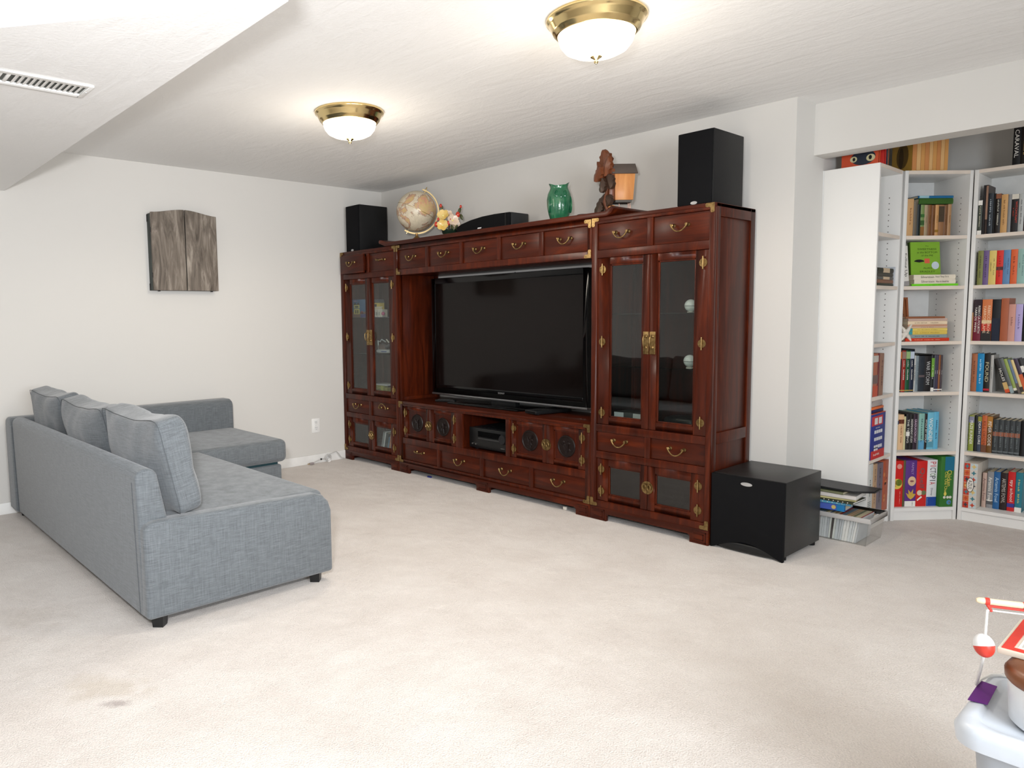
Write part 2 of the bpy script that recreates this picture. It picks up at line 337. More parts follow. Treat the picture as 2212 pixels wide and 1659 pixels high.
# dropped bulkhead with a diagonal near side
BK = [(0, -3.007), (3.557, -3.007), (2.894, -3.556), (1.15, -4.992), (0, -4.992)]
struct('trim_1', MB().prism(BK, 'z', 2.0749, H), CEIL, 'dropped ceiling bulkhead with diagonal side', smooth=False)
def baseboard(name, pts):
    mb = MB()
    for a in pts: mb.box(*a)
    return struct(name, mb, TRIM, bevel=.004, seg=2)
baseboard('baseboard_left', [(0, .014, -6.69, -.001, 0, .076)])
baseboard('baseboard_back', [(.02, XC, -.013, 0, 0, .076)])
baseboard('baseboard_rear', [(.02, 7.28, YR, YR + .013, 0, .076)])
baseboard('baseboard_right', [(XR - .013, XR, YR + .02, YB - .02, 0, .076)])
# ------------------------------------------------------------------ entertainment wall unit
D = .4654
CUT = [(0, 0), (.115, 0), (.115, .034), (.128, .043)]
def hinge(parent, x, z, y=-.001, r=.0225):
    mb = MB(); mb.cyl((x, y - .003, z), r, .003, 24, 'y'); mb.cyl((x, y - .0075, z - .034), .0038, .068, 10, 'z')
    for dx in (-.014, .014):
        for dz in (-.009, .009): mb.sphere((x + dx, y - .003, z + dz), .0022, 6, 4)
    return mb.build('hinge', BRASS, parent)
def bail(parent, x, z, y, w=.084, flip=False, droop=1.):
    """cast brass bail pull with two scrolled posts"""
    mb = MB(); s = -1 if flip else 1
    for sx in (-1, 1):
        mb.lathe([(.0115, 0), (.0115, -.003), (.007, -.006), (.006, -.016), (.0085, -.019), (.0085, -.024), (.003, -.027)], 14, (x + sx * w / 2, y, z + .004), 'y')
    P = []
    for i in range(17):
        t = -1 + i / 8
        a = abs(t)
        P.append((x + t * (w / 2 + .006) * (1 if a < .8 else 1), y - .024 - .006 * (1 - a), z + .006 - s * droop * .036 * (1 - a ** 2.2) + s * .004 * (a > .9)))
    mb.tube(P, [.0036 + .0022 * abs(-1 + i / 8) ** 3 for i in range(17)], 8)
    return mb.build('handle', BRASS, parent, ang=60)
def bracket(parent, x, z, sx, sz, y=-.0015, l=.05, t=.021):
    """L-shaped brass corner mount with lobed ends"""
    p = [(0, 0), (l - .006, 0), (l, .006), (l - .002, .012), (l, t - .004), (l - .008, t), (t + .005, t), (t, t + .005), (t, l - .008), (t - .004, l), (.012, l - .002), (.005, l), (0, l - .006)]
    mb = MB().prism([(x + sx * a, z + sz * b) for a, b in p], 'y', y - .002, y + .001)
    for (a, b) in ((.01, .01), (l - .009, .01), (.01, l - .009)): mb.sphere((x + sx * a, y - .002, z + sz * b), .0025, 6, 4)
    return mb.build('corner_bracket', BRASS, parent)
def drawer(parent, x0, x1, z0, z1, out=0., ma=None, flip=False, droop=1., rec=.008):
    d = MB().box(x0 + .0015, x1 - .0015, rec - out, rec - out + .02, z0 + .0015, z1 - .0015)
    if out > .01: d.box(x0 + .02, x1 - .02, rec - out + .02, rec + .2, z0 + .02, z1 - .02)
    o = d.build('drawer', ma or CHERRYX, parent, bevel=.0015)
    bail(o, (x0 + x1) / 2, (z0 + z1) / 2 + .012, rec - out, flip=flip, droop=droop)
    return o
def framed_door(parent, x0, x1, z0, z1, gx0, gx1, gz0, gz1, y=.006, th=.02):
    mb = MB()
    for a in ((x0, gx0, z0, z1), (gx1, x1, z0, z1), (gx0, gx1, z0, gz0), (gx0, gx1, gz1, z1)): mb.box(a[0], a[1], y, y + th, a[2], a[3])
    # inner bead
    t = .009
    for a in ((gx0, gx0 + t, gz0, gz1), (gx1 - t, gx1, gz0, gz1), (gx0, gx1, gz0, gz0 + t), (gx0, gx1, gz1 - t, gz1)): mb.box(a[0], a[1], y + .006, y + .017, a[2], a[3])
    return mb.build('door', CHERRY, parent, bevel=.0015)
def base_rail(x0, x1, feet):
    """plinth outline with cut-away between the block feet"""
    P = [(x0, 0)]
    for i, (a, b) in enumerate(feet):
        if i: P += [(a - .012, .043), (a, .034), (a, 0)]
        P += [(b, 0)]
        if i < len(feet) - 1: P += [(b, .034), (b + .012, .043)]
    return P + [(x1, .082), (x0, .082)]
def greek_feet(parent, feet):
    for (a, b) in feet:
        mb = MB(); t = .005
        for k in range(2):
            i = .012 + k * .014
            xa, xb, za, zb = a + i, b - i, .008 + k * .012, .068 - k * .012
            if xb - xa < .02: continue
            mb.box(xa, xb, -.004, .002, zb - t, zb); mb.box(xa, xb, -.004, .002, za, za + t); mb.box(xb - t, xb, -.004, .002, za, zb)
        mb.build('fret_moulding', CHERRYD, parent)
def side_unit(x0, W, label, popped=False, flips=()):
    t = thing('display_cabinet', label, 'cabinet', (x0, -D, 0), 0, 'display cabinets of the wall unit')
    d = D - .022; k = W / .766; X = lambda v: v * k
    # carcass: sides as frame and panel
    for s, nm in ((0, 'side_panel'), (1, 'side_panel')):
        a, b = (0, .02) if s == 0 else (W - .02, W)
        mb = MB()
        mb.box(a, b, .02, .06, .0, 1.80); mb.box(a, b, d - .05, d, 0, 1.80)
        mb.box(a, b, .06, d - .05, 1.735, 1.80); mb.box(a, b, .06, d - .05, .54, .60); mb.box(a, b, .06, d - .05, .06, .12)
        i = .009
        mb.box(a + (i if s == 0 else 0) + (.0 if s else 0), b - (i if s else 0), .06, d - .05, .12, .54); mb.box(a + (i if s == 0 else 0), b - (i if s else 0), .06, d - .05, .60, 1.735)
        mb.build(nm, CHERRY, t, bevel=.0015)
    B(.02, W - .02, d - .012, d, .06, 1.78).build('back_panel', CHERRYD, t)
    B(.0, W, .0, d, 1.7805, 1.802).build('top', CHERRYX, t, bevel=.003)
    B(.02, W - .02, .03, d - .014, .085, .1).build('floor_board', CHERRYX, t)
    B(.02, W - .02, .03, d - .014, .556, .572).build('floor_board', CHERRYX, t)
    B(.02, W - .02, .03, d - .014, 1.575, 1.6).build('ceiling_board', CHERRYX, t)
    # face frame
    mb = MB()
    mb.box(0, X(.04), 0, .022, .08, 1.78); mb.box(X(.737), W, 0, .022, .08, 1.78)
    for (z0, z1) in ((1.765, 1.781), (1.567, 1.612), (.541, .585), (.38, .422), (.08, .12)): mb.box(X(.04), X(.737), 0, .022, z0, z1)
    mb.box(X(.371), X(.407), 0, .022, 1.612, 1.765); mb.box(X(.371), X(.407), 0, .022, .422, .541)
    mb.build('face_frame', CHERRY, t, bevel=.002)
    feet = [(.0, .117), (W - .108, W)]
    MB().prism(base_rail(0, W, feet), 'y', -.002, .02).build('plinth', CHERRYX, t, bevel=.002)
    greek_feet(t, feet)
    MB().box(.0, .05, .02, d, 0, .06).build('side_foot', CHERRYD, t); MB().box(W - .05, W, .02, d, 0, .06).build('side_foot', CHERRYD, t)
    drawer(t, X(.041), X(.371), 1.612, 1.765, out=.035 if popped else 0)
    drawer(t, X(.407), X(.737), 1.612, 1.765, droop=.15 if popped else 1)
    drawer(t, X(.041), X(.371), .422, .541); drawer(t, X(.407), X(.737), .422, .541, flip=popped)
    # tall glazed doors
    for (a, b, g0, g1, hx) in ((.041, .389, .125, .345, .077), (.392, .737, .438, .662, .705)):
        dr = framed_door(t, X(a), X(b), .587, 1.565, X(g0), X(g1), .63, 1.526)
        B(X(g0) + .002, X(g1) - .002, .016, .019, .632, 1.524).build('pane', GLASS, dr)
        for z in (1.499, 1.077, .656): hinge(dr, X(hx), z, .0055)
        sx = X(.353) if a < .1 else X(.394); ex = X(.388) if a < .1 else X(.431)
        pl = MB().box(sx, ex, .0025, .006, 1.012, 1.138); xm = (sx + ex) / 2
        pl.lathe([(.010, 0), (.010, -.004), (.005, -.008), (.005, -.02)], 12, (xm, .0025, 1.112), 'y'); pl.lathe([(.010, 0), (.010, -.004), (.005, -.008), (.005, -.014)], 12, (xm, .0025, 1.05), 'y')
        pl.tube([(xm, -.018, 1.115), (xm, -.026, 1.10), (xm, -.027, 1.08), (xm, -.022, 1.06), (xm, -.013, 1.05)], .004, 8)
        pl.build('handle', BRASS, dr, bevel=.0008, label='tall brass handle plate with bail')
    for (a, b, g0, g1, hx) in ((.041, .389, .125, .345, .077), (.392, .700, .438, .657, .700)):
        dr = framed_door(t, X(a), X(b), .122, .378, X(g0), X(g1), .16, .337)
        B(X(g0) + .002, X(g1) - .002, .016, .019, .162, .335).build('pane', GLASS if popped else GLASSD, dr, label='clear glass pane' if popped else 'dark smoked glass pane')
        for z in (.314, .181): hinge(dr, X(hx), z, .0055)
        cx = X(.3905); n = 14; s = -1 if a < .1 else 1
        pl = MB().prism([(cx + s * .001 + s * .037 * math.sin(math.pi * i / n), .252 + .037 * math.cos(math.pi * i / n)) for i in range(n + 1)], 'y', .003, .006)
        pl.tube([(cx + s * .015 + s * .011 * math.cos(q * math.pi / 5), .000 - .004, .254 + .016 * math.sin(q * math.pi / 5)) for q in range(10)], .0035, 6, True)
        pl.build('pull', BRASS, dr, label='half of a round brass pull')
    MB().box(X(.7005), X(.737), .006, .022, .122, .378).build('door_stile', CHERRY, t)
    for z in (.93, 1.235): B(.03, W - .03, .05, d - .02, z, z + .006).build('glass_shelf', SHELFG, t)
    for (x, z, sx, sz) in ((.002, 1.800, 1, -1), (W - .002, 1.800, -1, -1), (.002, .084, 1, 1), (W - .002, .084, -1, 1)): bracket(t, x, z, sx, sz)
    return t
LU = side_unit(.005, .777, 'left glazed cherry wood cabinet holding toy models, with one drawer pulled out', True)
RU = side_unit(2.6515, .7645, 'right glazed cherry wood cabinet beside the large black floor speaker', False)
# low centre console
X0, X1 = .7835, 2.650; W = X1 - X0
t = thing('media_console', 'low cherry wood console under the television with carved medallion doors', 'cabinet', (X0, -D, 0)); d = D - .022
B(0, W, -.001, d, .553, .5755).build('top', CHERRYX, t, bevel=.003)
for a in (0, W - .02): B(a, a + .02, .022, d, .04, .553).build('side_panel', CHERRY, t)
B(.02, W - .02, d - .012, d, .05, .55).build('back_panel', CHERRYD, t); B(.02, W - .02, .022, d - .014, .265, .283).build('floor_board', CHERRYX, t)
for a in (.70, 1.166): B(a, a + .018, .022, d - .014, .283, .553).build('divider', CHERRY, t)
mb = MB(); xs = lambda v: v - X0
for (a, b, z0, z1) in ((X0, .832, .08, .553), (2.612, X1, .08, .553), (.832, 2.612, .538, .553), (.832, 2.612, .237, .285), (.832, 2.612, .08, .107), (1.452, 1.523, .285, .538), (1.948, 1.987, .285, .538),
                       (1.239, 1.274, .107, .237), (1.697, 1.733, .107, .237), (2.158, 2.193, .107, .237)): mb.box(xs(a), xs(b), 0, .022, z0, z1)
mb.build('face_frame', CHERRY, t, bevel=.002)
feet = [(0, .121), (.879, 1.005), (W - .108, W)]
MB().prism(base_rail(0, W, feet), 'y', -.002, .02).build('plinth', CHERRYX, t, bevel=.002); greek_feet(t, feet)
for a in (0, .9, W - .05): B(a, a + .05, .022, d, 0, .05).build('side_foot', CHERRYD, t)
for i, (a, b) in enumerate(((.832, 1.239), (1.274, 1.697), (1.733, 2.158), (2.193, 2.612))): drawer(t, xs(a), xs(b), .107, .237, droop=.15 if i == 0 else 1)
def medallion_door(a, b, hx, kind, pull):
    z0, z1 = .287, .536; g0, g1 = a + .054, b - .054
    if pull > 0: g1 = b - .03
    else: g0 = a + .06
    dr = framed_door(t, xs(a), xs(b), z0, z1, xs(g0), xs(g1), .32, .512)
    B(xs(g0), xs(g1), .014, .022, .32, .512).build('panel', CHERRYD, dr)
    cx, cz = xs((g0 + g1) / 2), .416
    md = MB().lathe([(.0, .013), (.058, .013), (.062, .007), (.066, .006), (.070, .012)], 36, (cx, 0, cz), 'y').build('medallion', CARVED, dr, label='round carved relief')
    rl = MB(); rr = random.Random(kind)
    for q in range(7):
        a0 = -1.2 + q * .4; L_ = rr.uniform(.05, .085); bx, bz = cx + rr.uniform(-.012, .012), cz - .045
        rl.tube([(bx + a0 * .02 * s * s * 1.4, .009, bz + L_ * s) for s in (0, .25, .5, .75, 1)], [.0035, .004, .0038, .003, .001], 6)
    for q in range(6): rl.sphere((cx + rr.uniform(-.035, .035), .011, cz + rr.uniform(-.03, .03)), (.008, .004, .006), 8, 5)
    rl.build('relief', CARVED, md)
    for z in (.485, .345): hinge(dr, xs(hx), z, .0055)
    cxp = xs(b if pull > 0 else a); n = 14; s = -pull
    pl = MB().prism([(cxp + s * .001 + s * .037 * math.sin(math.pi * i / n), .408 + .037 * math.cos(math.pi * i / n)) for i in range(n + 1)], 'y', .003, .006)
    pl.tube([(cxp + s * .015 + s * .010 * math.cos(q * math.pi / 5), -.004, .41 + .015 * math.sin(q * math.pi / 5)) for q in range(10)], .0035, 6, True)
    pl.build('pull', BRASS, dr, label='half of a round brass pull')
medallion_door(.834, 1.142, .862, 1, 1); medallion_door(1.144, 1.450, 1.432, 2, -1); medallion_door(1.989, 2.299, 2.02, 3, 1); medallion_door(2.301, 2.610, 2.585, 4, -1)
for (x, z, sx, sz) in ((.002, .573, 1, -1), (W - .002, .573, -1, -1), (.002, .084, 1, 1), (W - .002, .084, -1, 1)): bracket(t, x, z, sx, sz)
# bridge with five drawers
t = thing('bridge_cabinet', 'five-drawer cherry wood bridge spanning above the television', 'cabinet', (X0, -D, 1.57)); d = D - .025
mb = MB(); z0 = 1.57
for (a, b, u, v) in ((X0, .802, 1.57, 1.80), (2.622, X1, 1.57, 1.80), (.802, 2.622, 1.57, 1.612), (.802, 2.622, 1.762, 1.80), (1.135, 1.172, 1.612, 1.762), (1.51, 1.539, 1.612, 1.762), (1.876, 1.91, 1.612, 1.762), (2.244, 2.28, 1.612, 1.762)):
    mb.box(xs(a), xs(b), 0, .022, u - z0, v - z0)
mb.build('face_frame', CHERRY, t, bevel=.002)
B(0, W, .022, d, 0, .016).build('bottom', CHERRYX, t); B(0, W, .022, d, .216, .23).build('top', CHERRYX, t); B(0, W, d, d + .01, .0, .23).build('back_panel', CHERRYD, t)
for (a, b) in ((.802, 1.135), (1.172, 1.51), (1.539, 1.876), (1.91, 2.244), (2.28, 2.622)): drawer(t, xs(a), xs(b), .042, .192)
for (x, z, sx, sz) in ((.002, .228, 1, -1), (W - .002, .228, -1, -1), (.002, .002, 1, 1), (W - .002, .002, -1, 1)): bracket(t, x, z, sx, sz)
# altar-style top board with everted ends
P = [(.585, 1.8275), (.60, 1.825), (.66, 1.803), (2.765, 1.803), (2.795, 1.818), (2.812, 1.842), (2.80, 1.858), (2.785, 1.852), (2.765, 1.838), (2.74, 1.832), (.71, 1.832), (.66, 1.838), (.615, 1.855), (.59, 1.858), (.578, 1.845)]
o = MB().prism([(a - 1.7, b - 1.803) for a, b in P], 'y', -.015, D - .03).build('top_board', CHERRYX, bevel=.003, loc=(1.7, -D, 1.803))
tag(o, 'long cherry wood top board with upturned ends over the drawer bridge', 'board')
ZT = 1.8325
# ------------------------------------------------------------------ television and gear
t = thing('television', 'large flat black television standing inside the cherry wall unit', 'television', (1.685, -.21, .576))
w2 = .763
mb = MB()
for a in ((-w2, w2, 0, .06, .052, .962),): mb.box(*a)
mb.build('housing', BLKP, t, bevel=.006)
mb = MB()
for (a, b, u, v) in ((-w2, -w2 + .042, .06, .962), (w2 - .042, w2, .06, .962), (-w2 + .042, w2 - .042, .06, .125), (-w2 + .042, w2 - .042, .92, .962)): mb.box(a, b, -.012, 0, u, v)
mb.build('bezel', GLOSS, t, bevel=.002)
B(-w2 + .042, w2 - .042, -.008, -.001, .125, .92).build('screen', SCREEN, t)
mb = MB(); mb.prism([(-w2, .046), (w2, .046), (w2, .060), (-w2, .060)], 'y', -.02, .03); mb.build('lower_trim', mat('brushed_silver', (150, 150, 152), .3, .9), t, bevel=.003)
lettering('SONY', t, mat('badge_silver', (190, 190, 190), .3, .6), (-.005, -.0125, .102), (1, 0, 0), (0, 0, 1), .066, .012)
B(-.12, .12, .0, .05, .012, .09).build('neck', BLKP, t, bevel=.004)
MB().prism([(-.46, -.13), (.26, -.13), (.30, .12), (-.46, .12)], 'z', 0, .013).build('stand_base', GLOSS, t, bevel=.003)
t = thing('media_box', 'small flat black media box on the console right of the television stand', 'media box', (2.125, -.23, .576), R_(-12))
B(-.062, .062, -.15, .15, .004, .028).build('body', BLKP, t, bevel=.003); B(-.05, .05, -.151, -.149, .01, .022).build('front_panel', GLOSS, t)
for sx in (-1, 1):
    for sy in (-1, 1): MB().cyl((sx * .045, sy * .12, 0), .008, .005).build('foot', BLK, t)
t = thing('remote_control', 'small black remote control left of the television stand', 'remote', (1.13, -.27, .576), R_(20))
B(-.085, .085, -.022, .022, .0, .017).build('body', BLKP, t, bevel=.005)
for i in range(6):
    for j in (-1, 0, 1): MB().cyl((-.06 + i * .022, j * .011, .016), .0035, .003, 8).build('button', mat('grey_button', (70, 70, 72), .5), t)
P = [(2.60, -.03, 1.25), (2.605, -.05, 1.0), (2.62, -.06, .80), (2.635, -.1, .70), (2.63, -.16, .63), (2.60, -.22, .585), (2.53, -.2, .580), (2.47, -.16, .580)]
tag(MB().tube([Vector(p) - Vector((2.6, -.1, .576)) for p in P], .004, 8).build('power_cable', BLKP, loc=(2.6, -.1, .576)), 'thin black cable curving down beside the television', 'cable')
tag(MB().tube([(0, 0, -.35), (.004, 0, 0), (0, 0, .18)], .003, 6).build('power_cable', BLKP, loc=(1.63, -.015, 1.38)), 'black cord hanging on the wall above the television', 'cable')
t = thing('av_receiver', 'black audio receiver with a round volume knob inside the console niche', 'receiver', (1.735, -.405, .2835))
B(-.19, .185, 0, .33, .012, .155).build('case', mat('receiver_case', (30, 31, 33), .5), t, bevel=.004)
B(-.19, .185, -.012, .0, .012, .157).build('front_panel', BLKP, t, bevel=.003)
B(-.10, .12, -.0135, -.011, .095, .135).build('display', GLOSS, t); B(-.10, .12, -.0145, -.011, .078, .088).build('trim_strip', mat('receiver_strip', (75, 75, 76), .4, .6), t)
MB().lathe([(.034, 0), (.034, -.012), (.03, -.018), (0, -.018)], 28, (.148, -.012, .1), 'y').build('knob', mat('knob_black', (34, 34, 36), .3), t)
for x in (-.155, -.12): MB().cyl((x, -.018, .04), .006, .008, 12, 'y').build('jack', mat('jack_silver', (170, 170, 170), .3, 1), t)
lettering('~print', t, mat('print_grey', (150, 150, 150), .6), (.14, -.0125, .035), (1, 0, 0), (0, 0, 1), .05, .008)
for i in range(9): B(-.15 + i * .035, -.135 + i * .035, .04, .29, .1545, .156).build('vent_slot', BLKG, t)
for sx in (-.15, .15):
    for sy in (.03, .29): MB().cyl((sx, sy, 0), .018, .013).build('foot', BLK, t)
# speakers
def speaker(label, x, y, rz, wd, dp, ht):
    t = thing('bookshelf_speaker', label, 'speaker', (x, y, 1.8025), rz, 'bookshelf speakers on the wall unit')
    B(-wd / 2, wd / 2, .014, dp, 0, ht).build('cabinet', BLK, t, bevel=.004); B(-wd / 2 + .002, wd / 2 - .002, 0, .016, .003, ht - .003).build('grille', BLKG, t, bevel=.005)
    mb = MB().lathe([(.0, .0), (.018, 0), (.019, -.001), (0, -.0015)], 20, (0, 0, 0), 'y'); mb.v = [(a, b, c * .45 + .012) for a, b, c in mb.v]
    mb.build('badge', mat('badge_silver', (190, 190, 190), .3, .6), t)
    return t
speaker('black bookshelf speaker on the left cabinet beside the globe', .15, -.435, 0, .185, .31, .388)
speaker('black bookshelf speaker on top of the right cabinet', 3.283, -.44, 0, .197, .335, .382)
t = thing('center_speaker', 'low black speaker with an arched top on the wall unit', 'speaker', (1.585, -.31, ZT), 0)
pr_ = lambda s, o: [(-s, 0), (s, 0)] + [(s * math.cos(math.pi * i / 16 * 1.0) * 1.0, .062 + .052 * math.sin(math.pi * i / 16) ** .8 + o) for i in range(17)]
arch = [(-.27, 0), (.27, 0), (.27, .115), (.12, .117), (.0, .113), (-.12, .1), (-.22, .08), (-.27, .06)]
MB().prism(arch, 'y', .015, .19).build('cabinet', mat('speaker_side', (38, 39, 41), .45), t, bevel=.004)
MB().prism([(a * .985, .003 + b * .97) for a, b in arch if a < .3], 'y', -.002, .016).build('grille', BLKG, t, bevel=.003)
B(.225, .24, -.006, .0, .002, .112).build('grille_bar', GLOSS, t)
MB().prism([(-.045, .03), (-.01, .03), (-.005, .038), (-.04, .038)], 'y', -.004, -.002).build('badge', mat('badge_white', (235, 235, 235), .4), t)
# ------------------------------------------------------------------ globe
def globemat():
    m = bpy.data.materials.new('antique_globe_map'); m.use_nodes = True; N, L = nt(m); b = N['Principled BSDF']; b.inputs['Roughness'].default_value = .35
    tc = N.new('ShaderNodeTexCoord'); n = N.new('ShaderNodeTexNoise'); n.inputs['Scale'].default_value = 8; n.inputs['Detail'].default_value = 8; n.inputs['Roughness'].default_value = .62; n.inputs['Distortion'].default_value = .6
    L.new(tc.outputs['Object'], n.inputs['Vector']); r = N.new('ShaderNodeValToRGB'); r.color_ramp.interpolation = 'LINEAR'
    for p, c in ((.0, (206, 196, 172)), (.36, (226, 212, 184)), (.47, (232, 218, 192)), (.50, (160, 132, 108)), (.515, (222, 170, 142)), (.575, (214, 190, 128)), (.62, (222, 160, 134)), (.70, (206, 176, 120))):
        e = r.color_ramp.elements[0] if p == 0 else r.color_ramp.elements.new(p); e.position = p; e.color = lin(c)
    r.color_ramp.elements[-1].color = lin((190, 170, 110))
    L.new(n.outputs['Fac'], r.inputs[0]); n2 = N.new('ShaderNodeTexNoise'); n2.inputs['Scale'].default_value = 40; n2.inputs['Detail'].default_value = 4; L.new(tc.outputs['Object'], n2.inputs['Vector'])
    mx = N.new('ShaderNodeMix'); mx.data_type = 'RGBA'; mx.blend_type = 'MULTIPLY'; mx.inputs[0].default_value = .35; L.new(r.outputs[0], mx.inputs[6]); L.new(n2.outputs['Fac'], mx.inputs[7]); L.new(mx.outputs[2], b.inputs['Base Color'])
    return m
GX, GY, GZ, GR = .845, -.30, 2.070, .157
t = thing('globe', 'antique style desk globe on a tilted brass meridian beside the left speaker', 'globe', (GX, GY, ZT), R_(49.3))
gz = GZ - ZT
tilt = Matrix.Rotation(R_(25), 4, 'Y')
mb = MB().sphere((0, 0, 0), GR, 48, 28)
o = mb.build('sphere', globemat(), t, loc=(0, 0, gz), rot=(0, R_(25), 0))
MB().tube([(GR * 1.004 * math.cos(a * math.pi / 24), GR * 1.004 * math.sin(a * math.pi / 24), 0) for a in range(48)], .0016, 6, True).build('equator_band', BRASSB, o)
mb = MB(); ra, rb = GR + .011, GR + .022; n = 40
ring = []
for i in range(n + 1):
    a = R_(98 - 196 * i / n); c, s = math.cos(a), math.sin(a)
    ring.append([(r * c, yy, r * s) for (r, yy) in ((ra, -.008), (rb, -.008), (rb, .008), (ra, .008))])
vs = [p for q in ring for p in q]; fs = [(i * 4 + j, i * 4 + (j + 1) % 4, i * 4 + 4 + (j + 1) % 4, i * 4 + 4 + j) for i in range(n) for j in range(4)] + [(0, 1, 2, 3), (n * 4, n * 4 + 1, n * 4 + 2, n * 4 + 3)]
mb.add(vs, fs); mb.build('meridian', mat('pale_brass', (196, 172, 122), .4, .35), t, loc=(0, 0, gz), rot=(0, R_(25), 0))
mb = MB().lathe([(.004, -.03), (.006, -.015), (.004, 0), (.006, .012), (.004, .024), (.001, .034)], 12, (0, 0, GR + .016)); mb.lathe([(.004, -.02), (.005, 0), (.004, .014)], 12, (0, 0, -GR - .016))
mb.build('pivot', BRASSB, t, loc=(0, 0, gz), rot=(0, R_(25), 0))
MB().lathe([(.10, 0), (.10, .006), (.085, .012), (.05, .016), (.028, .028), (.014, .040), (.010, .048), (.013, gz - GR - .014)], 32).build('base', mat('bronze_base', (150, 118, 74), .35, .7), t)
# ------------------------------------------------------------------ ornamental flowers
t = thing('flower_arrangement', 'stone-petal flowers with red buds in a small dark bowl beside the globe', 'flowers', (1.225, -.295, ZT), R_(49))
MB().lathe([(.0, .0), (.028, 0), (.032, .006), (.055, .03), (.062, .055), (.058, .056), (.05, .034), (0, .02)], 28, caps=False).build('bowl', mat('dark_green_glaze', (28, 44, 34), .12, coat=.6), t)
MB().sphere((0, 0, .04), (.05, .05, .018), 18, 8).build('moss', mat('moss', (54, 60, 30), .9, bump=(90, .8)), t)
def petals(c, r, n, tiltv, ma, seed):
    rr = random.Random(seed); mb = MB(); nrm = Vector(tiltv).normalized(); a = nrm.orthogonal().normalized(); b = nrm.cross(a)
    for i in range(n):
        an = 2 * math.pi * i / n + rr.uniform(-.15, .15); dr = a * math.cos(an) + b * math.sin(an); sd = nrm.cross(dr)
        vs = []
        for (l, wd, up) in ((0, .10, .0), (.35, .42, .12), (.7, .46, .3), (1.0, .22, .42)):
            for s in (-1, 0, 1): vs.append(Vector(c) + dr * (l * r) + sd * (s * wd * r) + nrm * ((up + (.1 if s else 0)) * r))
        fs = [(j * 3 + k, j * 3 + k + 1, j * 3 + k + 4, j * 3 + k + 3) for j in range(3) for k in range(2)]
        k0 = len(vs); vs += [v - nrm * .0025 for v in vs]; fs2 = [tuple(k0 + q for q in f[::-1]) for f in fs]
        rim = [0, 1, 2, 5, 8, 11, 10, 9, 6, 3]; fs3 = [(rim[q], rim[(q + 1) % 10], k0 + rim[(q + 1) % 10], k0 + rim[q]) for q in range(10)]
        mb.add(vs, fs + fs2 + fs3)
    f = mb.build('flower', ma, t, ang=80)
    MB().sphere(Vector(c) + nrm * r * .15, r * .16, 10, 6).build('centre', mat('flower_centre', (236, 226, 150), .3), f)
YEL = mat('yellow_petal', (220, 180, 84), .3, coat=.4, var=(20, (232, 206, 140), .8)); PAL = mat('pale_petal', (226, 206, 184), .3, coat=.4, var=(20, (214, 178, 150), .7)); REDB = mat('red_bud', (196, 54, 34), .25, coat=.5)
STEM = mat('stem_green', (58, 50, 34), .5)
fl = [((-.055, -.03, .155), .055, YEL, (-.3, -1, .5)), ((-.06, -.045, .085), .052, YEL, (-.2, -1, .1)), ((.025, -.03, .12), .055, PAL, (.3, -1, .3)), ((-.01, .01, .165), .042, PAL, (0, -1, .5)), ((.05, -.01, .085), .045, PAL, (.4, -1, .2))]
for i, (c, r, ma, nr) in enumerate(fl):
    c = (c[0] * .85, c[1] * .85, c[2]); petals(c, r * .82, 6, nr, ma, i); MB().tube([(0, 0, .045), (c[0] * .5, c[1] * .2, c[2] * .6), (c[0], c[1] + .012, c[2])], .002, 6).build('stem', STEM, t)
for (c, r) in (((-.065, 0, .235), .011), ((.085, -.01, .225), .009), ((.062, -.015, .165), .017), ((-.1, -.03, .095), .015), ((-.01, -.045, .1), .014), ((-.085, -.05, .13), .009), ((.0, -.03, .13), .01)):
    MB().sphere(c, (r, r, r * 1.35), 12, 8).build('bud', REDB, t); MB().tube([(0, 0, .045), (c[0] * .6, c[1] * .6, c[2] * .6), c], .0018, 6).build('stem', STEM, t)
for (c, an) in (((.075, -.012, .195), .4), ((.09, 0, .15), -.4), ((.05, -.04, .07), .9), ((.02, -.05, .065), -.6), ((-.06, 0, .215), .2)):
    mb = MB().sphere((0, 0, 0), (.013, .004, .024), 10, 6); mb.build('leaf', mat('olive_leaf', (70, 74, 44), .35, coat=.3), t, loc=c, rot=(0, an, an))
# ------------------------------------------------------------------ green owl vase
t = thing('owl_vase', 'glossy green ceramic vase with pointed rim standing left of the cuckoo clock', 'vase', (2.28, -.31, ZT), R_(49))
prof = [(.0, 0), (.050, 0), (.055, .01), (.067, .05), (.077, .10), (.079, .14), (.073, .175), (.061, .20), (.056, .212), (.060, .225), (.066, .236)]
n = 48; mb = MB(); vs = []
for (r, h) in prof:
    for j in range(n):
        a = 2 * math.pi * j / n; k = max(0, (h - .19) / .055); ear = max(0, abs(math.cos(a)) - .55) / .45
        rad = r * (1 - .22 * k * (1 - abs(math.cos(a)))) ; fz = max(0, -math.sin(a))
        rel = .0025 * math.sin(14 * a) * (.04 < h < .12) * (fz > .2)
        vs.append(((rad + rel) * math.cos(a), (rad + rel) * math.sin(a) * .9, h + k * (.022 * ear - .012) + k * .006 * math.cos(a)))
inn = [(.058, .228), (.050, .21), (.06, .17), (.055, .05), (.0, .03)]
for (r, h) in inn:
    for j in range(n):
        a = 2 * math.pi * j / n; k = max(0, (h - .19) / .055); ear = max(0, abs(math.cos(a)) - .55) / .45
        vs.append((r * (1 - .22 * k * (1 - abs(math.cos(a)))) * math.cos(a), r * .9 * math.sin(a), h + k * (.022 * ear - .012)))
K = len(prof) + len(inn)
mb.add(vs, [(i * n + j, i * n + (j + 1) % n, (i + 1) * n + (j + 1) % n, (i + 1) * n + j) for i in range(K - 1) for j in range(n)])
GREEN = mat('green_glaze', (22, 92, 62), .1, coat=.8, var=(16, (60, 122, 84), .7), bump=(40, .25, .006))
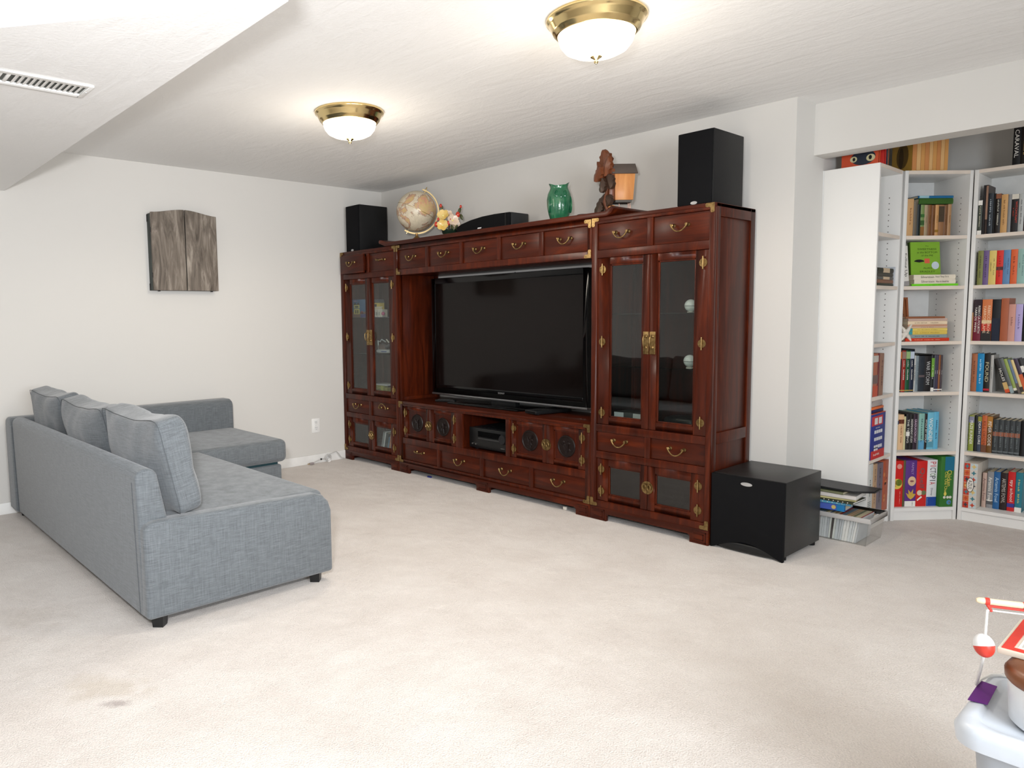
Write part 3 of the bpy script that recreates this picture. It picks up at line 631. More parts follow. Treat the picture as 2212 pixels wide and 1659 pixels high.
mb.build('body', GREEN, t, ang=70)
for s in (-1, 1):
    MB().tube([(s * .026 + .016 * math.cos(q * math.pi / 8), -.066 + .010 * abs(math.cos(q * math.pi / 8) * .4), .172 + .019 * math.sin(q * math.pi / 8)) for q in range(16)], .004, 8, True).build('eye', GREEN, t)
    mb = MB().sphere((0, 0, 0), (.006, .022, .055), 14, 10); mb.build('wing', GREEN, t, loc=(s * .066, -.03, .105), rot=(0, s * -.05, s * .35))
MB().sphere((0, -.068, .150), (.006, .007, .015), 10, 8).build('beak', GREEN, t)
# ------------------------------------------------------------------ cuckoo clock standing sideways
t = thing('cuckoo_clock', 'carved wooden cuckoo clock turned sideways with orange case and slate roof', 'clock', (2.70, -.31, ZT), R_(50))
LEAFW = wood('carved_leaf_wood', (82, 42, 22), (150, 84, 46), (112, 60, 32), rough=.45, coat=.15, bump=.4); DKW = wood('dark_carved_wood', (40, 28, 22), (84, 60, 46), rough=.45, coat=.1, bump=.4)
PINE = wood('orange_pine', (196, 124, 66), (226, 160, 96), rough=.45, coat=.1, stretch=(5, 5, .5), bump=.05)
MB().prism([(-.008, .078), (.098, .078), (.11, .238), (.045, .30), (-.018, .238)][0:3] + [(-.012, .238)], 'y', -.045, .045).build('case', PINE, t, bevel=.002)
mb = MB().prism([(-.058, .232), (.0, .296), (.058, .232), (.05, .228), (.0, .284), (-.05, .228)], 'x', -.03, .122); mb.build('roof', mat('slate_roof', (96, 84, 76), .7), t, bevel=.001)
MB().prism([(-.04, .24), (.04, .24), (0, .282)], 'x', -.01, .11).build('gable', PINE, t)
B(-.006, .09, -.042, .042, .064, .078).build('bottom_plate', mat('grey_board', (88, 84, 78), .7), t)
def leaf(c, l, wd, rx, ry, rz, ma, th=.008):
    pts = [(0, -.5), (.25, -.42), (.42, -.28), (.36, -.12), (.5, .0), (.38, .12), (.42, .24), (.24, .3), (.14, .42), (0, .5)]; pts = pts + [(-a, b) for a, b in pts[-2:0:-1]]
    mb = MB(); n = len(pts); fr = [(a * wd, -th * (1 - abs(a)) - .002, b * l) for a, b in pts]
    mb.add([(0, -th * 1.6, 0)] + fr + [(a * wd, th * .6, b * l) for a, b in pts], [(0, 1 + i, 1 + (i + 1) % n) for i in range(n)] + [tuple(range(n + 1, 2 * n + 1))] + [(1 + i, 1 + (i + 1) % n, n + 1 + (i + 1) % n, n + 1 + i) for i in range(n)])
    return mb.build('leaf', ma, t, ang=20, loc=c, rot=(rx, ry, rz))
Q = R_(-65)
B(-.045, -.012, -.05, .05, .08, .26).build('front_board', LEAFW, t, bevel=.004)
leaf((-.05, 0, .315), .13, .11, .25, 0, Q, LEAFW, .016); leaf((-.055, -.055, .27), .12, .07, .1, .45, Q, LEAFW, .014); leaf((-.062, .05, .27), .12, .07, .1, -.45, Q, LEAFW, .014)
leaf((-.095, -.01, .235), .11, .07, .2, .9, Q, LEAFW, .014); leaf((-.075, -.03, .165), .085, .06, 0, .2, Q, DKW, .014); leaf((-.04, -.06, .185), .10, .07, 0, -.3, Q, DKW, .014)
leaf((-.07, .03, .06), .13, .08, -.3, .3, Q, DKW, .014); leaf((-.045, -.05, .075), .08, .07, -.2, -.7, Q, DKW, .014); leaf((-.085, .0, .03), .08, .06, -.2, .2, Q, DKW, .012)
MB().lathe([(.0, .0), (.03, 0), (.034, .006), (.034, .01)], 24, (-.052, -.02, .20), 'x').build('dial', mat('dial_dark', (40, 36, 32), .4), t)
B(-.055, -.02, -.03, .035, .0, .085).build('carved_foot', LEAFW, t, bevel=.008)
MB().tube([(-.05, -.035, .02), (-.065, -.03, .07), (-.055, -.025, .11), (-.05, -.03, .15)], [.012, .014, .012, .008], 8).build('branch', LEAFW, t)
MB().sphere((-.03, -.055, .035), (.022, .012, .012), 12, 8).build('bird', PINE, t)
for (x, y) in ((.03, .01), (.078, -.01), (.088, -.012)): MB().tube([(x, y, .066), (x + .002, y, .03), (x, y, .004)], .0016, 5).build('chain', mat('chain_copper', (190, 140, 120), .4, .6), t)
o = MB().rbox((0, 0, .007), (.06, .03, .007), p=3).build('eyeglass_case', BLKP, loc=(2.55, -.38, ZT), rot=(0, 0, R_(45)))
tag(o, 'small flat black case lying between the green vase and the cuckoo clock', 'case')
# ------------------------------------------------------------------ subwoofer
t = thing('subwoofer', 'large black cube floor speaker with an arched port beside the wall unit', 'subwoofer', (3.61, -.455, 0))
wd = .188; SUBS = mat('black_ash', (30, 30, 30), .38, bump=(120, .1)); n = 16
B(-wd, wd, .022, .445, .022, .40).build('cabinet', SUBS, t, bevel=.003)
arc = [(-wd, .0)] + [(-wd + .02 + (2 * wd - .04) * i / n, .006 + .052 * math.sin(math.pi * i / n)) for i in range(n + 1)] + [(wd, 0), (wd, .398), (-wd, .398)]
MB().prism(arc, 'y', 0, .022).build('grille', BLKG, t, bevel=.002)
MB().rbox((0, .05, .028), (.165, .05, .027), p=4).build('port_lip', BLKP, t, label='rounded glossy lip under the arch')
mb = MB().lathe([(.0, .0), (.028, 0), (.030, -.002), (.0, -.003)], 28, (0, 0, 0), 'y'); mb.v = [(a, b, c * .32 + .365) for a, b, c in mb.v]; mb.build('badge', mat('badge_silver', (190, 190, 190), .3, .6), t)
for sx in (-1, 1):
    for sy in (.06, .41): MB().cyl((sx * .16, sy, 0), .02, .023).build('foot', BLK, t)
# ------------------------------------------------------------------ sofa
t = thing('corner_sofa', 'grey fabric corner sofa with chaise, low backrest and black feet', 'sofa', (1.3, -2.6, 0))
def SB(name, x0, x1, y0, y1, z0, z1, p=14, k=14, ma=SOFA, fn=None):
    c = ((x0 + x1) / 2 - 1.3, (y0 + y1) / 2 + 2.6, (z0 + z1) / 2); h = ((x1 - x0) / 2, (y1 - y0) / 2, (z1 - z0) / 2)
    return MB().rbox(c, h, k=k, p=p, fn=fn).build(name, ma, t, ang=75)
def bx(name, x0, x1, y0, y1, z0, z1, bev, ma=SOFA): return B(x0 - 1.3, x1 - 1.3, y0 + 2.6, y1 + 2.6, z0, z1).build(name, ma, t, bevel=bev, seg=5, ang=75)
bx('base', 1.02, 2.40, -3.07, -2.25, .052, .40, .02)
# main seat with rounded front lip
bx('seat', 1.045, 2.445, -3.0, -2.235, .30, .437, .035)
# end panel
P = [(-3.085, .05), (-2.213, .047), (-2.213, .34), (-2.228, .385), (-2.26, .418), (-2.30, .432), (-2.98, .445), (-3.05, .445), (-3.085, .425)]
MB().prism([(a + 2.6, b) for a, b in P], 'x', 2.395 - 1.3, 2.475 - 1.3).build('end_panel', SOFA, t, bevel=.018, seg=4, ang=75)
# backrest, tapering upwards and outwards
P = [(-3.085, .05), (-3.095, .63), (-3.075, .652), (-3.035, .655), (-3.008, .635), (-2.965, .40), (-2.965, .05)]
MB().prism([(a + 2.6, b) for a, b in P], 'x', .235 - 1.3, 2.435 - 1.3).build('backrest', SOFA, t, bevel=.015, seg=4, ang=75)
# chaise: arm along the wall, base and lifting seat
P = [(.05, .05), (.05, .60), (.065, .632), (.10, .645), (.19, .645), (.225, .63), (.235, .60), (.235, .05)]
MB().prism([(a - 1.3, b) for a, b in P], 'y', -3.10 + 2.6, -1.615 + 2.6).build('arm', SOFA, t, bevel=.02, seg=4, ang=75)
bx('chaise_base', .236, 1.02, -2.95, -1.66, .05, .268, .015); bx('chaise_seat', .238, 1.045, -2.95, -1.625, .285, .437, .04)
bx('seat_gap_board', .25, 1.0, -2.9, -1.68, .262, .29, .002, mat('storage_teal', (30, 60, 66), .8))
for (x, y) in ((2.42, -3.02), (2.42, -2.28), (.12, -3.02), (.98, -1.72), (.12, -1.70)):
    MB().lathe([(.036, .055), (.030, 0)], 4, (x - 1.3, y + 2.6, 0)).build('leg', mat('black_leg', (24, 24, 25), .4), t, rot=None)
for (a, b) in (((2.394, -3.0865, .06), (2.394, -3.0965, .60)), ((.236, -3.0870, .06), (.236, -3.096, .6))):
    MB().tube([(p[0] - 1.3, p[1] + 2.6, p[2]) for p in (a, b)], .0012, 6).build('seam', mat('seam_grey', (84, 88, 92), .9), t)
def cushion(label, x0, x1, yb, seed, lean, ht=.44, yaw=0., dz=0.):
    rr = random.Random(seed); hw, hh, ht_ = (x1 - x0) / 2, ht / 2, .085
    def fn(v, d):
        a, c = d[0], d[2]
        f = (1 - a * a) * (1 - c * c)
        y = v.y * (.62 + .62 * f ** .5)
        z = v.z
        if c > 0: z += -.028 * (1 - a * a) * c + .012 * abs(a) ** 6 * c
        nz = noise.noise(Vector((v.x * 5 + seed * 3.1, v.z * 5, v.y * 3))) * .024 + noise.noise(Vector((v.x * 14 + seed, v.z * 11, v.y * 9 + 5))) * .006
        y += nz * max(-1, min(1, v.y / (ht_ * .8)))
        return Vector((v.x * (1 - .02 * (1 - c * c)), y, z + noise.noise(Vector((v.x * 6, seed, 2))) * .008))
    t = thing('sofa_cushion', label, 'cushion', ((x0 + x1) / 2, yb, .437 + dz), group='loose back cushions on the grey sofa')
    t.rotation_euler = (R_(lean), 0, R_(yaw))
    c = MB().rbox((0, 0, hh), (hw, ht_, hh), k=26, p=9, fn=fn).build('cover', SOFA, t, ang=85)
    # piped gusset seam round the front edge
    for s in (-1,):
        P = []
        for i in range(64):
            an = 2 * math.pi * i / 64; ca, sa = math.cos(an), math.sin(an); r = (abs(ca) ** 9 + abs(sa) ** 9) ** (1 / 9)
            d = (ca / r, s * .75, sa / r); v = fn(Vector((d[0] * hw, d[1] * ht_, d[2] * hh)), (d[0] * .985, 0, d[2] * .985)); P.append((v.x * 1.006, s * .05, v.z * 1.006 + hh))
        MB().tube(P, .0014, 5, True).build('seam', mat('seam_grey', (84, 88, 92), .9), c)
    return t
cushion('nearest grey back cushion, at the open end of the sofa', 1.72, 2.445, -2.865, 1, 12, .427)
cushion('middle grey back cushion of the three on the sofa', .995, 1.72, -2.865, 2, 12, .412)
cushion('farthest grey back cushion, slumped against the wall arm of the sofa', .30, .99, -2.86, 3, 13, .422)
# ------------------------------------------------------------------ dart cabinet on the left wall
GW = wood('weathered_grey_wood', (74, 66, 58), (164, 154, 142), (118, 108, 98), rough=.7, coat=0, stretch=(5, 5, .8), scale=4, bump=.3)
GW2 = wood('grey_side_wood', (46, 50, 48), (86, 92, 88), rough=.7, coat=0)
t = thing('dartboard_cabinet', 'closed weathered grey wooden dartboard cabinet on the left wall', 'cabinet', (0, -1.87, 1.457))
def wtop(y): return .567 + .016 * math.cos((y) / .26 * math.pi)
B(0, .065, -.245, .238, 0, .545).build('box', GW2, t, bevel=.002)
for (a, b) in ((-.246, -.004), (.004, .242)):
    pts = [(a, 0)] + [(b, 0)] + [(b + (a - b) * i / 10, wtop(b + (a - b) * i / 10)) for i in range(11)]
    MB().prism(pts, 'x', .066, .086).build('door', GW, t, bevel=.002)
for z in (.09, .41): B(.055, .076, -.2475, -.235, z, z + .035).build('hinge', mat('hinge_black', (25, 25, 25), .5, .5), t)
for z in (.0, .49): B(.0, .02, -.247, -.234, z, z + .05).build('corner_clip', mat('hinge_black', (25, 25, 25), .5, .5), t)
for y in (-.2, .2): B(.03, .05, y, y + .012, -.006, .001).build('screw', mat('hinge_black', (25, 25, 25), .5, .5), t)
# outlet and loose adapter cable
t = thing('wall_outlet', 'white double wall outlet low on the left wall', 'outlet', (0, -.757, .264))
B(0, .006, -.04, .038, 0, .122).build('cover_plate', TRIM, t, bevel=.002)
for z in (.022, .070):
    r_ = B(.006, .0085, -.018, .016, z, z + .034).build('receptacle', mat('outlet_white', (232, 232, 230), .4), t, bevel=.002)
    for (y, zz, h) in ((-.008, .017, .01), (.005, .017, .008), (-.001, .005, .005)): B(.0082, .009, y - .0012, y + .0012, z + zz, z + zz + h).build('slot', mat('slot_dark', (40, 38, 36), .8), r_)
MB().cyl((.006, -.001, .061), .003, .001, 10, 'x').build('screw', mat('badge_silver', (190, 190, 190), .3, .6), t)
t = thing('cable_bundle', 'white power cable bundled against the left baseboard', 'cord', (.035, -.66, 0))
CORD = mat('cord_grey', (196, 194, 192), .5)
MB().tube([(0, .165, .012), (.0, .135, .02), (.0, .11, .055), (0, .085, .082), (0, .05, .075), (0, .0, .06)], .004, 8).build('cord', CORD, t)
for i in range(5): MB().tube([(.004 * math.sin(i) + .008 * (i % 2), -.012 + .025 * math.cos(q * math.pi / 8) + .004 * i, .038 + .028 * math.sin(q * math.pi / 8) * (.7 + .08 * i)) for q in range(16)], .0035, 6, True).build('coil', CORD, t)
B(-.006, .012, -.008, .018, .0, .03).build('adapter', TRIM, t, bevel=.003)
MB().tube([(0, -.03, .03), (.004, -.07, .035), (.006, -.1, .03), (.01, -.14, .02), (.012, -.16, .012)], .004, 8).build('cord', CORD, t)
B(.002, .02, -.195, -.155, .003, .02).build('plug', mat('plug_grey', (150, 140, 140), .5), t, bevel=.004)
for y in (-.206, -.2): pass
for x in (.006, .014): B(x, x + .002, -.212, -.194, .008, .014).build('prong', BRASSB, t)
B(.004, .01, -.085, -.07, .028, .042).build('cable_tie', BLKP, t)
# ------------------------------------------------------------------ ceiling lights
def ceiling_light(label, x, y):
    t = thing('ceiling_light', label, 'ceiling light', (x, y, H), group='flush dome ceiling lights')
    MB().lathe([(.186, 0), (.190, -.006), (.188, -.013), (.180, -.018), (.176, -.026), (.166, -.044), (.163, -.05), (.158, -.052), (.152, -.062), (.146, -.064), (.140, -.060), (.138, -.03)], 64, caps=False).build('rim', BRASSB, t, ang=50)
    m = MC.get('alabaster_glow') or mat('alabaster_glow', (255, 244, 224), .3, emis=(255, 238, 208), es=2.6)
    MB().lathe([(.1435, -.052), (.1425, -.075), (.135, -.096), (.118, -.117), (.09, -.131), (.055, -.139), (.02, -.142), (.0, -.142)], 48, caps=False).build('dome', m, t, ang=80)
    MB().lathe([(.0, -.139), (.021, -.141), (.022, -.146), (.012, -.152), (.007, -.157), (.009, -.163), (.006, -.169), (.0, -.172)], 20, caps=False).build('finial', BRASSB, t, ang=60)
    for kind, power, dz in (('POINT', 6, .46), ('SPOT', 17, .30)):      # the glass glows all round and throws most of its light down
        l = bpy.data.lights.new('lamp_glow', kind); l.energy = power; l.color = (1, .90, .77); l.shadow_soft_size = .13
        if kind == 'SPOT': l.spot_size = R_(176); l.spot_blend = .35
        lo = bpy.data.objects.new('lamp_glow', l); COL.objects.link(lo); lo.location = (x, y, H - dz)
ceiling_light('brass rimmed dome ceiling light nearest the camera', 3.565, -1.675)
ceiling_light('brass rimmed dome ceiling light farther away toward the left wall', 1.945, -1.69)
# ceiling register in the bulkhead
t = thing('ceiling_vent', 'white metal air register in the dropped bulkhead', 'vent', (2.445, -3.455, 2.0749))
f = MB()
for a in ((-.076, .076, -.262, -.245), (-.076, .076, .245, .262), (-.076, -.052, -.245, .245), (.052, .076, -.245, .245)): f.box(a[0], a[1], a[2], a[3], -.008, 0)
f.box(-.052, .052, -.006, .006, -.006, 0); f.build('frame', TRIM, t, bevel=.002)
B(-.052, .052, -.245, .245, -.0012, -.0004).build('duct', mat('duct_dark', (90, 92, 88), .8), t)
ME = MB().prism([(-.009, -.0075), (-.0075, -.0075), (.0065, -.0015), (.005, -.0015)], 'x', -.05, .05).mesh('louvre')
for i in range(26):
    y = -.233 + i * .0185
    if abs(y) < .012: continue
    s = 1 if y > 0 else -1
    obj('louvre', ME, TRIM, t, loc=(0, y, 0), rot=(0, 0, 0 if s > 0 else math.pi))
for y in (-.254, .254): MB().sphere((.0, y, -.008), .004, 8, 5).build('screw', mat('badge_silver', (190, 190, 190), .3, .6), t)
# ------------------------------------------------------------------ bookcases
SH = [.056, .389, .740, 1.035, 1.353, 1.638]; BT = 2.021
def bookcase(label, loc, rot, W, d=.285, peg=True):
    t = thing('bookcase', label, 'bookcase', loc, rot, 'white bookcases in the alcove')
    for a in (0, W - .02): B(a, a + .02, .0, d - .006, 0, BT).build('side_panel', WHITE, t, bevel=.0012)
    B(.0, W, d - .006, d, .05, BT).build('back_panel', mat('white_back', (224, 224, 222), .5), t)
    o = B(.02, W - .02, .0015, d - .006, BT - .02, BT).build('top', WHITE, t, bevel=.001); B(.02, W - .02, -.0003, .0018, BT - .02, BT - .0003).build('edge_band', WHITEE, o)
    for i, z in enumerate(SH):
        o = B(.02, W - .02, .0015, d - .006, z, z + .02).build('shelf', WHITE, t, bevel=.001); B(.02, W - .02, -.0003, .0018, z + .0003, z + .0197).build('edge_band', WHITEE if i else WHITE, o)
    B(.02, W - .02, .012, .03, 0, .056).build('plinth', WHITE, t)
    mb = MB()
    for x, s in ((.02, 1), (W - .02, -1)):
        for y in (.06, d - .07):
            for q in range(54):
                z = .18 + q * .032
                if all(abs(z - zz - .01) > .02 for zz in SH): mb.box(min(x, x + s * .0006), max(x, x + s * .0006), y - .0025, y + .0025, z - .0025, z + .0025)
    o = mb.build('peg_holes', mat('peg_dark', (90, 84, 78), .9), t); o['kind'] = 'stuff'
    return (Vector(loc), rot)
C1 = bookcase('white bookcase showing its plain side panel toward the room', (3.896, .3645, 0), R_(90), .375)
C2 = bookcase('narrow white corner bookcase set diagonally in the alcove', (3.905, .742, 0), math.atan2(.784, .6207), .398)
C3 = bookcase('white bookcase at the right against the alcove back wall', (4.156, 1.056, 0), 0, .80)
def wpt(case, u, off, z):
    l, r = case; return (l.x + u * math.cos(r) - off * math.sin(r), l.y + u * math.sin(r) + off * math.cos(r), z)
CM = {}
def cmat(c, rough=.45):
    k = 'cover_%d_%d_%d' % tuple(c); return mat(k, c, rough, spec=.4)
W_ = (238, 234, 226); K_ = (24, 24, 26); GOLD = (206, 172, 96)
def book(case, u0, z0, wd, ht, dep, off, col, label, title='', tc=W_, bands=(), tilt=0., group=None, cat='book', flat=False, name='book', rnd=.003):
    """upright book, spine to the front; or flat=True: lying, spine to the front (wd = length, ht = thickness)"""
    t = thing(name, label, cat, wpt(case, u0, off, z0), group=group); t.rotation_euler = (0, R_(tilt), case[1])
    b = min(.0025, (ht if flat else wd) * .15)
    mb = MB()
    if flat:
        mb.box(0, wd, 0, dep, 0, b); mb.box(0, wd, 0, dep, ht - b, ht); mb.prism([(b * 0, 0), (-rnd, ht * .3), (-rnd, ht * .7), (0, ht), (b, ht), (b, 0)], 'x', 0, wd)
        mb.build('cover', cmat(col), t); B(.003, wd - .003, b, dep - .004, b, ht - b).build('pages', PAGES, t)
        ctr, X_, Y_, mw, mh = (wd / 2, -rnd - .0006, ht / 2), (1, 0, 0), (0, 0, 1), wd * .7, ht * .5
    else:
        mb.box(0, b, 0, dep, 0, ht); mb.box(wd - b, wd, 0, dep, 0, ht); mb.prism([(0, 0), (wd * .3, -rnd), (wd * .7, -rnd), (wd, 0), (wd, b), (0, b)], 'z', 0, ht)
        mb.build('cover', cmat(col), t); B(b, wd - b, b, dep - .004, .003, ht - .003).build('pages', PAGES, t)
        ctr, X_, Y_, mw, mh = (wd / 2, -rnd - .0006, ht * .52), (0, 0, -1), (1, 0, 0), ht * .66, wd * .5
    for (f0, f1, c) in bands:
        q = B(wd * f0, wd * f1, -rnd - .0003, 0, .0005, ht - .0005) if flat else B(.0004, wd - .0004, -rnd - .0003, 0, ht * f0, ht * f1)
        q.build('spine_band', cmat(c), t)
    if title:
        lines = title.split('|')
        for i, s in enumerate(lines):
            k = (i - (len(lines) - 1) / 2); n_ = len(lines)
            if flat: lettering(s, t, cmat(tc), (ctr[0] + k * mw / n_, ctr[1], ctr[2]), X_, Y_, mw / n_ * .9, mh)
            else: lettering(s, t, cmat(tc), (ctr[0] - k * wd * .42, ctr[1], ctr[2]), X_, Y_, mw, mh / n_ * 1.1)
    return t
ORD = ['bottom', 'fifth', 'fourth', 'third', 'second', 'top']
CN = {id(C1): 'side-on', id(C2): 'corner', id(C3): 'right'}
def row(case, si, off, items, dep=.15, shift=0.):
    z0 = SH[si] + .02; grp = 'books on the %s shelf of the %s bookcase' % (ORD[si], CN[id(case)])
    prev = -1
    for it in items:
        u0, u1, zt, col, desc = it[:5]; k = it[5] if len(it) > 5 else {}
        u0 += shift; u1 += shift; u0 = max(u0, prev + .0004, .0205); prev = u1
        book(case, u0, z0, u1 - u0 - .0004, zt - z0, k.pop('dep', dep), k.pop('off', off), col, '%s on the %s shelf of the %s bookcase' % (desc, ORD[si], CN[id(case)]), group=grp, **k)
D_ = dict
# corner bookcase, top shelf: old brown books with two laid on top
row(C2, 5, .03, [(.012, .040, 1.868, (44, 58, 28), 'dark green tall book'), (.040, .078, 1.868, (206, 162, 112), 'thick tan book second from left', D_(title='NATURE', tc=(150, 100, 60))), (.079, .100, 1.853, (108, 98, 84), 'grey cloth book'),
    (.100, .119, 1.838, (22, 32, 34), 'narrow dark teal book'), (.120, .142, 1.835, (120, 142, 84), 'green picture-spined book', D_(bands=((.02, .3, (140, 96, 50)), (.35, .5, (60, 92, 48)), (.6, .7, (62, 110, 52))))), (.142, .163, 1.834, (166, 146, 116), 'grey-beige worn book', D_(title='TALES', tc=(110, 90, 60))),
    (.163, .185, 1.834, (126, 82, 44), 'brown leather book beside its twin', D_(title='POEMS', tc=(80, 48, 24))), (.185, .206, 1.832, (116, 74, 40), 'darker brown leather book', D_(title='ESSAYS', tc=(70, 42, 20))), (.206, .227, 1.834, (200, 150, 96), 'light tan book with gilt foot', D_(bands=((.12, .2, (150, 110, 40)),), title='LIVES', tc=(120, 70, 30))),
    (.227, .258, 1.834, (150, 108, 74), 'brown book with dark upper half', D_(bands=((.45, .95, (74, 62, 48)),))), (.258, .280, 1.833, (122, 84, 54), 'plain brown book', D_(title='LETTERS', tc=(90, 56, 30))), (.280, .301, 1.837, (176, 136, 96), 'tan book at the right end', D_(title='WORKS', tc=(110, 70, 40)))])
book(C2, .105, 1.8386, .20, .032, .15, .028, (56, 94, 34), 'green book lying across the old brown books in the corner bookcase', flat=True); book(C2, .098, 1.8712, .206, .014, .16, .026, (30, 104, 150), 'thin blue book lying on the green book in the corner bookcase', flat=True, bands=((.03, .3, (150, 190, 200)),))
# right bookcase, top shelf
row(C3, 5, .012, [(.0215, .042, 1.849, (62, 68, 58), 'dark paperback with white label bands', D_(bands=((0, .12, W_), (.86, 1, W_)), title='SHORT HISTORY', tc=(210, 206, 180))), (.042, .055, 1.931, (30, 26, 28), 'tall thin black book'), (.055, .066, 1.931, (60, 46, 40), 'tall thin dark brown book', D_(bands=((.3, .98, (150, 116, 96)),))),
    (.066, .091, 1.883, (36, 44, 52), 'slate blue book with pale lettering', D_(title='ENGINES BEYOND', tc=(180, 190, 196))), (.091, .101, 1.879, (16, 18, 20), 'very thin black book'), (.101, .126, 1.875, (28, 22, 20), 'black book with brown top', D_(bands=((.88, 1, (140, 84, 56)),), title='DANGEROUS EDUCATION', tc=(220, 216, 200))),
    (.126, .156, 1.868, (206, 158, 100), 'thick tan book', D_(title='The Old School Story', tc=(120, 80, 40))), (.156, .172, 1.865, (138, 138, 138), 'thin grey book'), (.172, .204, 1.863, (26, 24, 26), 'black book with big red title', D_(bands=((.87, 1, (222, 214, 200)),), title='WITCHCRAFT|a novel', tc=(214, 60, 30))), (.204, .228, 1.861, (186, 188, 186), 'pale grey book', D_(title='BLACK WINGS OVER OCEAN', tc=(60, 60, 64))), (.229, .25, 1.858, (60, 40, 36), 'dark brown book at the picture edge')])
# corner bookcase, second shelf
CW = (232, 222, 202); grp = 'books on the second shelf of the corner bookcase'
book(C2, .078, 1.3735, .275, .0125, .2, .02, (120, 220, 40), 'thin bright green book at the base of a stack in the corner bookcase', 'THE GIVING TREE', (60, 150, 30), flat=True, group=grp)
book(C2, .092, 1.3862, .245, .0255, .17, .02, CW, 'lower of two cream hardcovers lying in the corner bookcase', 'Silverstein|Where the Sidewalk Ends', (60, 56, 50), flat=True, group=grp)
book(C2, .088, 1.4119, .247, .026, .17, .02, CW, 'upper cream hardcover lying under the green cover in the corner bookcase', 'Silverstein|Every Thing On It', (60, 56, 50), flat=True, group=grp)
book(C2, .026, 1.3735, .038, .228, .15, .02, (226, 222, 214), 'white hardcover leaning at the left of the corner bookcase', 'Falling Up', K_, tilt=-5, group=grp, bands=((.0, .12, (150, 146, 144)),))
t = thing('book', 'lime green hardcover standing cover-out on a stack in the corner bookcase', 'book', wpt(C2, .095, .05, 1.438), group=grp); t.rotation_euler = (R_(-6), 0, C2[1])
LIME = cmat((130, 176, 52)); INK = cmat((46, 62, 22))
mb = MB().box(0, .176, 0, .0025, 0, .192); mb.box(0, .176, .022, .0245, 0, .192); mb.box(0, .003, 0, .0245, 0, .192); mb.build('cover', LIME, t, bevel=.0008); B(.003, .173, .0025, .022, .003, .189).build('pages', PAGES, t)
for (s, z, wd_, hh) in (('The', .168, .03, .006), ('SWEETNESS', .150, .125, .010), ('at the BOTTOM', .131, .12, .010), ('of the PIE', .113, .07, .009), ('ALAN', .040, .05, .009), ('BRADLEY', .020, .095, .010)): lettering(s, t, INK, (.098, -.0006, z), (1, 0, 0), (0, 0, 1), wd_, hh)
mb = MB().prism([(.02 + .03 * (1 - math.cos(math.pi * i / 10)), .078 + .012 * math.sin(math.pi * i / 10)) for i in range(11)] + [(.05, .073)], 'y', -.0008, 0); mb.build('crow_picture', cmat(K_), t)
B(.082, .112, -.0008, 0, .068, .095).build('stamp_picture', cmat((220, 96, 74)), t); MB().cyl((.145, -.0012, .055), .022, .001, 24, 'y').build('sticker', cmat((200, 212, 222)), t)
# right bookcase, second shelf: coloured set
row(C3, 4, .012, [(.0335, .059, 1.567, (126, 128, 70), 'olive green hardcover', D_(title='SPECKLED BONES', tc=(70, 74, 40))), (.059, .085, 1.566, (110, 88, 136), 'purple hardcover', D_(title='RED HERRING', tc=(60, 40, 80))), (.085, .119, 1.563, (222, 196, 112), 'pale yellow hardcover', D_(title='THE WEED THAT|STRINGS', tc=(90, 80, 50))), (.119, .15, 1.562, (214, 44, 34), 'bright red hardcover', D_(title='HALF SICK', tc=(150, 20, 20), bands=((.42, .52, (80, 40, 40)),))),
    (.15, .182, 1.562, (98, 138, 180), 'sky blue hardcover', D_(title='SPEAKING FROM|AMONG', tc=(40, 60, 96))), (.183, .213, 1.563, (222, 100, 54), 'orange hardcover', D_(title='THE DEAD', tc=(140, 50, 24))), (.213, .247, 1.563, (148, 184, 176), 'pale teal hardcover', D_(title='CHIMNEY SWEEPERS|DUST', tc=(60, 100, 100)))])
# corner bookcase, third shelf: lying stack, plaque and figurine
ST = [(.055, .261, .0185, (208, 60, 34), 'long red-orange', 'Monster Monsters Down', (240, 180, 150)), (.066, .236, .0208, (140, 156, 156), 'grey-blue', 'HELP IS A HANDBOOK', (50, 66, 70)), (.066, .236, .0198, (222, 194, 92), 'lower yellow', 'the fiddlers crossing', (160, 130, 60)), (.066, .236, .0165, (230, 204, 104), 'upper yellow', 'the fiddlers return', (160, 130, 60)),
      (.066, .235, .0118, (214, 180, 158), 'pinkish', 'A YEAR OF WONDER', (110, 70, 60)), (.067, .234, .0098, (206, 158, 130), 'thin salmon', '', W_), (.066, .234, .0195, (236, 214, 182), 'cream', 'THE LITTLE HOUSE COOKBOOK|walker', (130, 100, 70)), (.067, .233, .0155, (200, 172, 158), 'faded rose', '', W_), (.05, .235, .011, (150, 96, 66), 'loose brown-covered topmost', '', W_)]
z = 1.0555
for i, (u, wd_, th, c, ds, ti, tc_) in enumerate(ST):
    book(C2, u, z, wd_, th - .0004, .16, .02, c, '%s book of the lying stack on the third shelf of the corner bookcase' % ds, ti, tc_, flat=True, group='books on the third shelf of the corner bookcase', bands=((.03, .12, (60, 150, 160)),) if 'yellow' in ds else ()); z += th
t = thing('wooden_plaque', 'brown framed wooden plaque behind the lying books in the corner bookcase', 'plaque', wpt(C2, .15, .222, 1.0555)); t.rotation_euler = (R_(-8), 0, C2[1])
BRN = wood('plaque_wood', (140, 84, 50), (186, 124, 82), rough=.6, coat=0)
B(0, .075, .0, .012, 0, .26).build('board', BRN, t, bevel=.002); mb = MB()
for a in ((0, .012, 0, .26), (.063, .075, 0, .26), (.012, .063, 0, .012), (.012, .063, .248, .26)): mb.box(a[0], a[1], -.008, 0, a[2], a[3])
mb.build('frame', mat('plaque_frame', (166, 96, 56), .5), t)
for i in range(3): lettering('COCOA'[i:i + 2], t, cmat(K_), (.036, -.0008, .20 - i * .045), (1, 0, 0), (0, 0, 1), .032, .03)
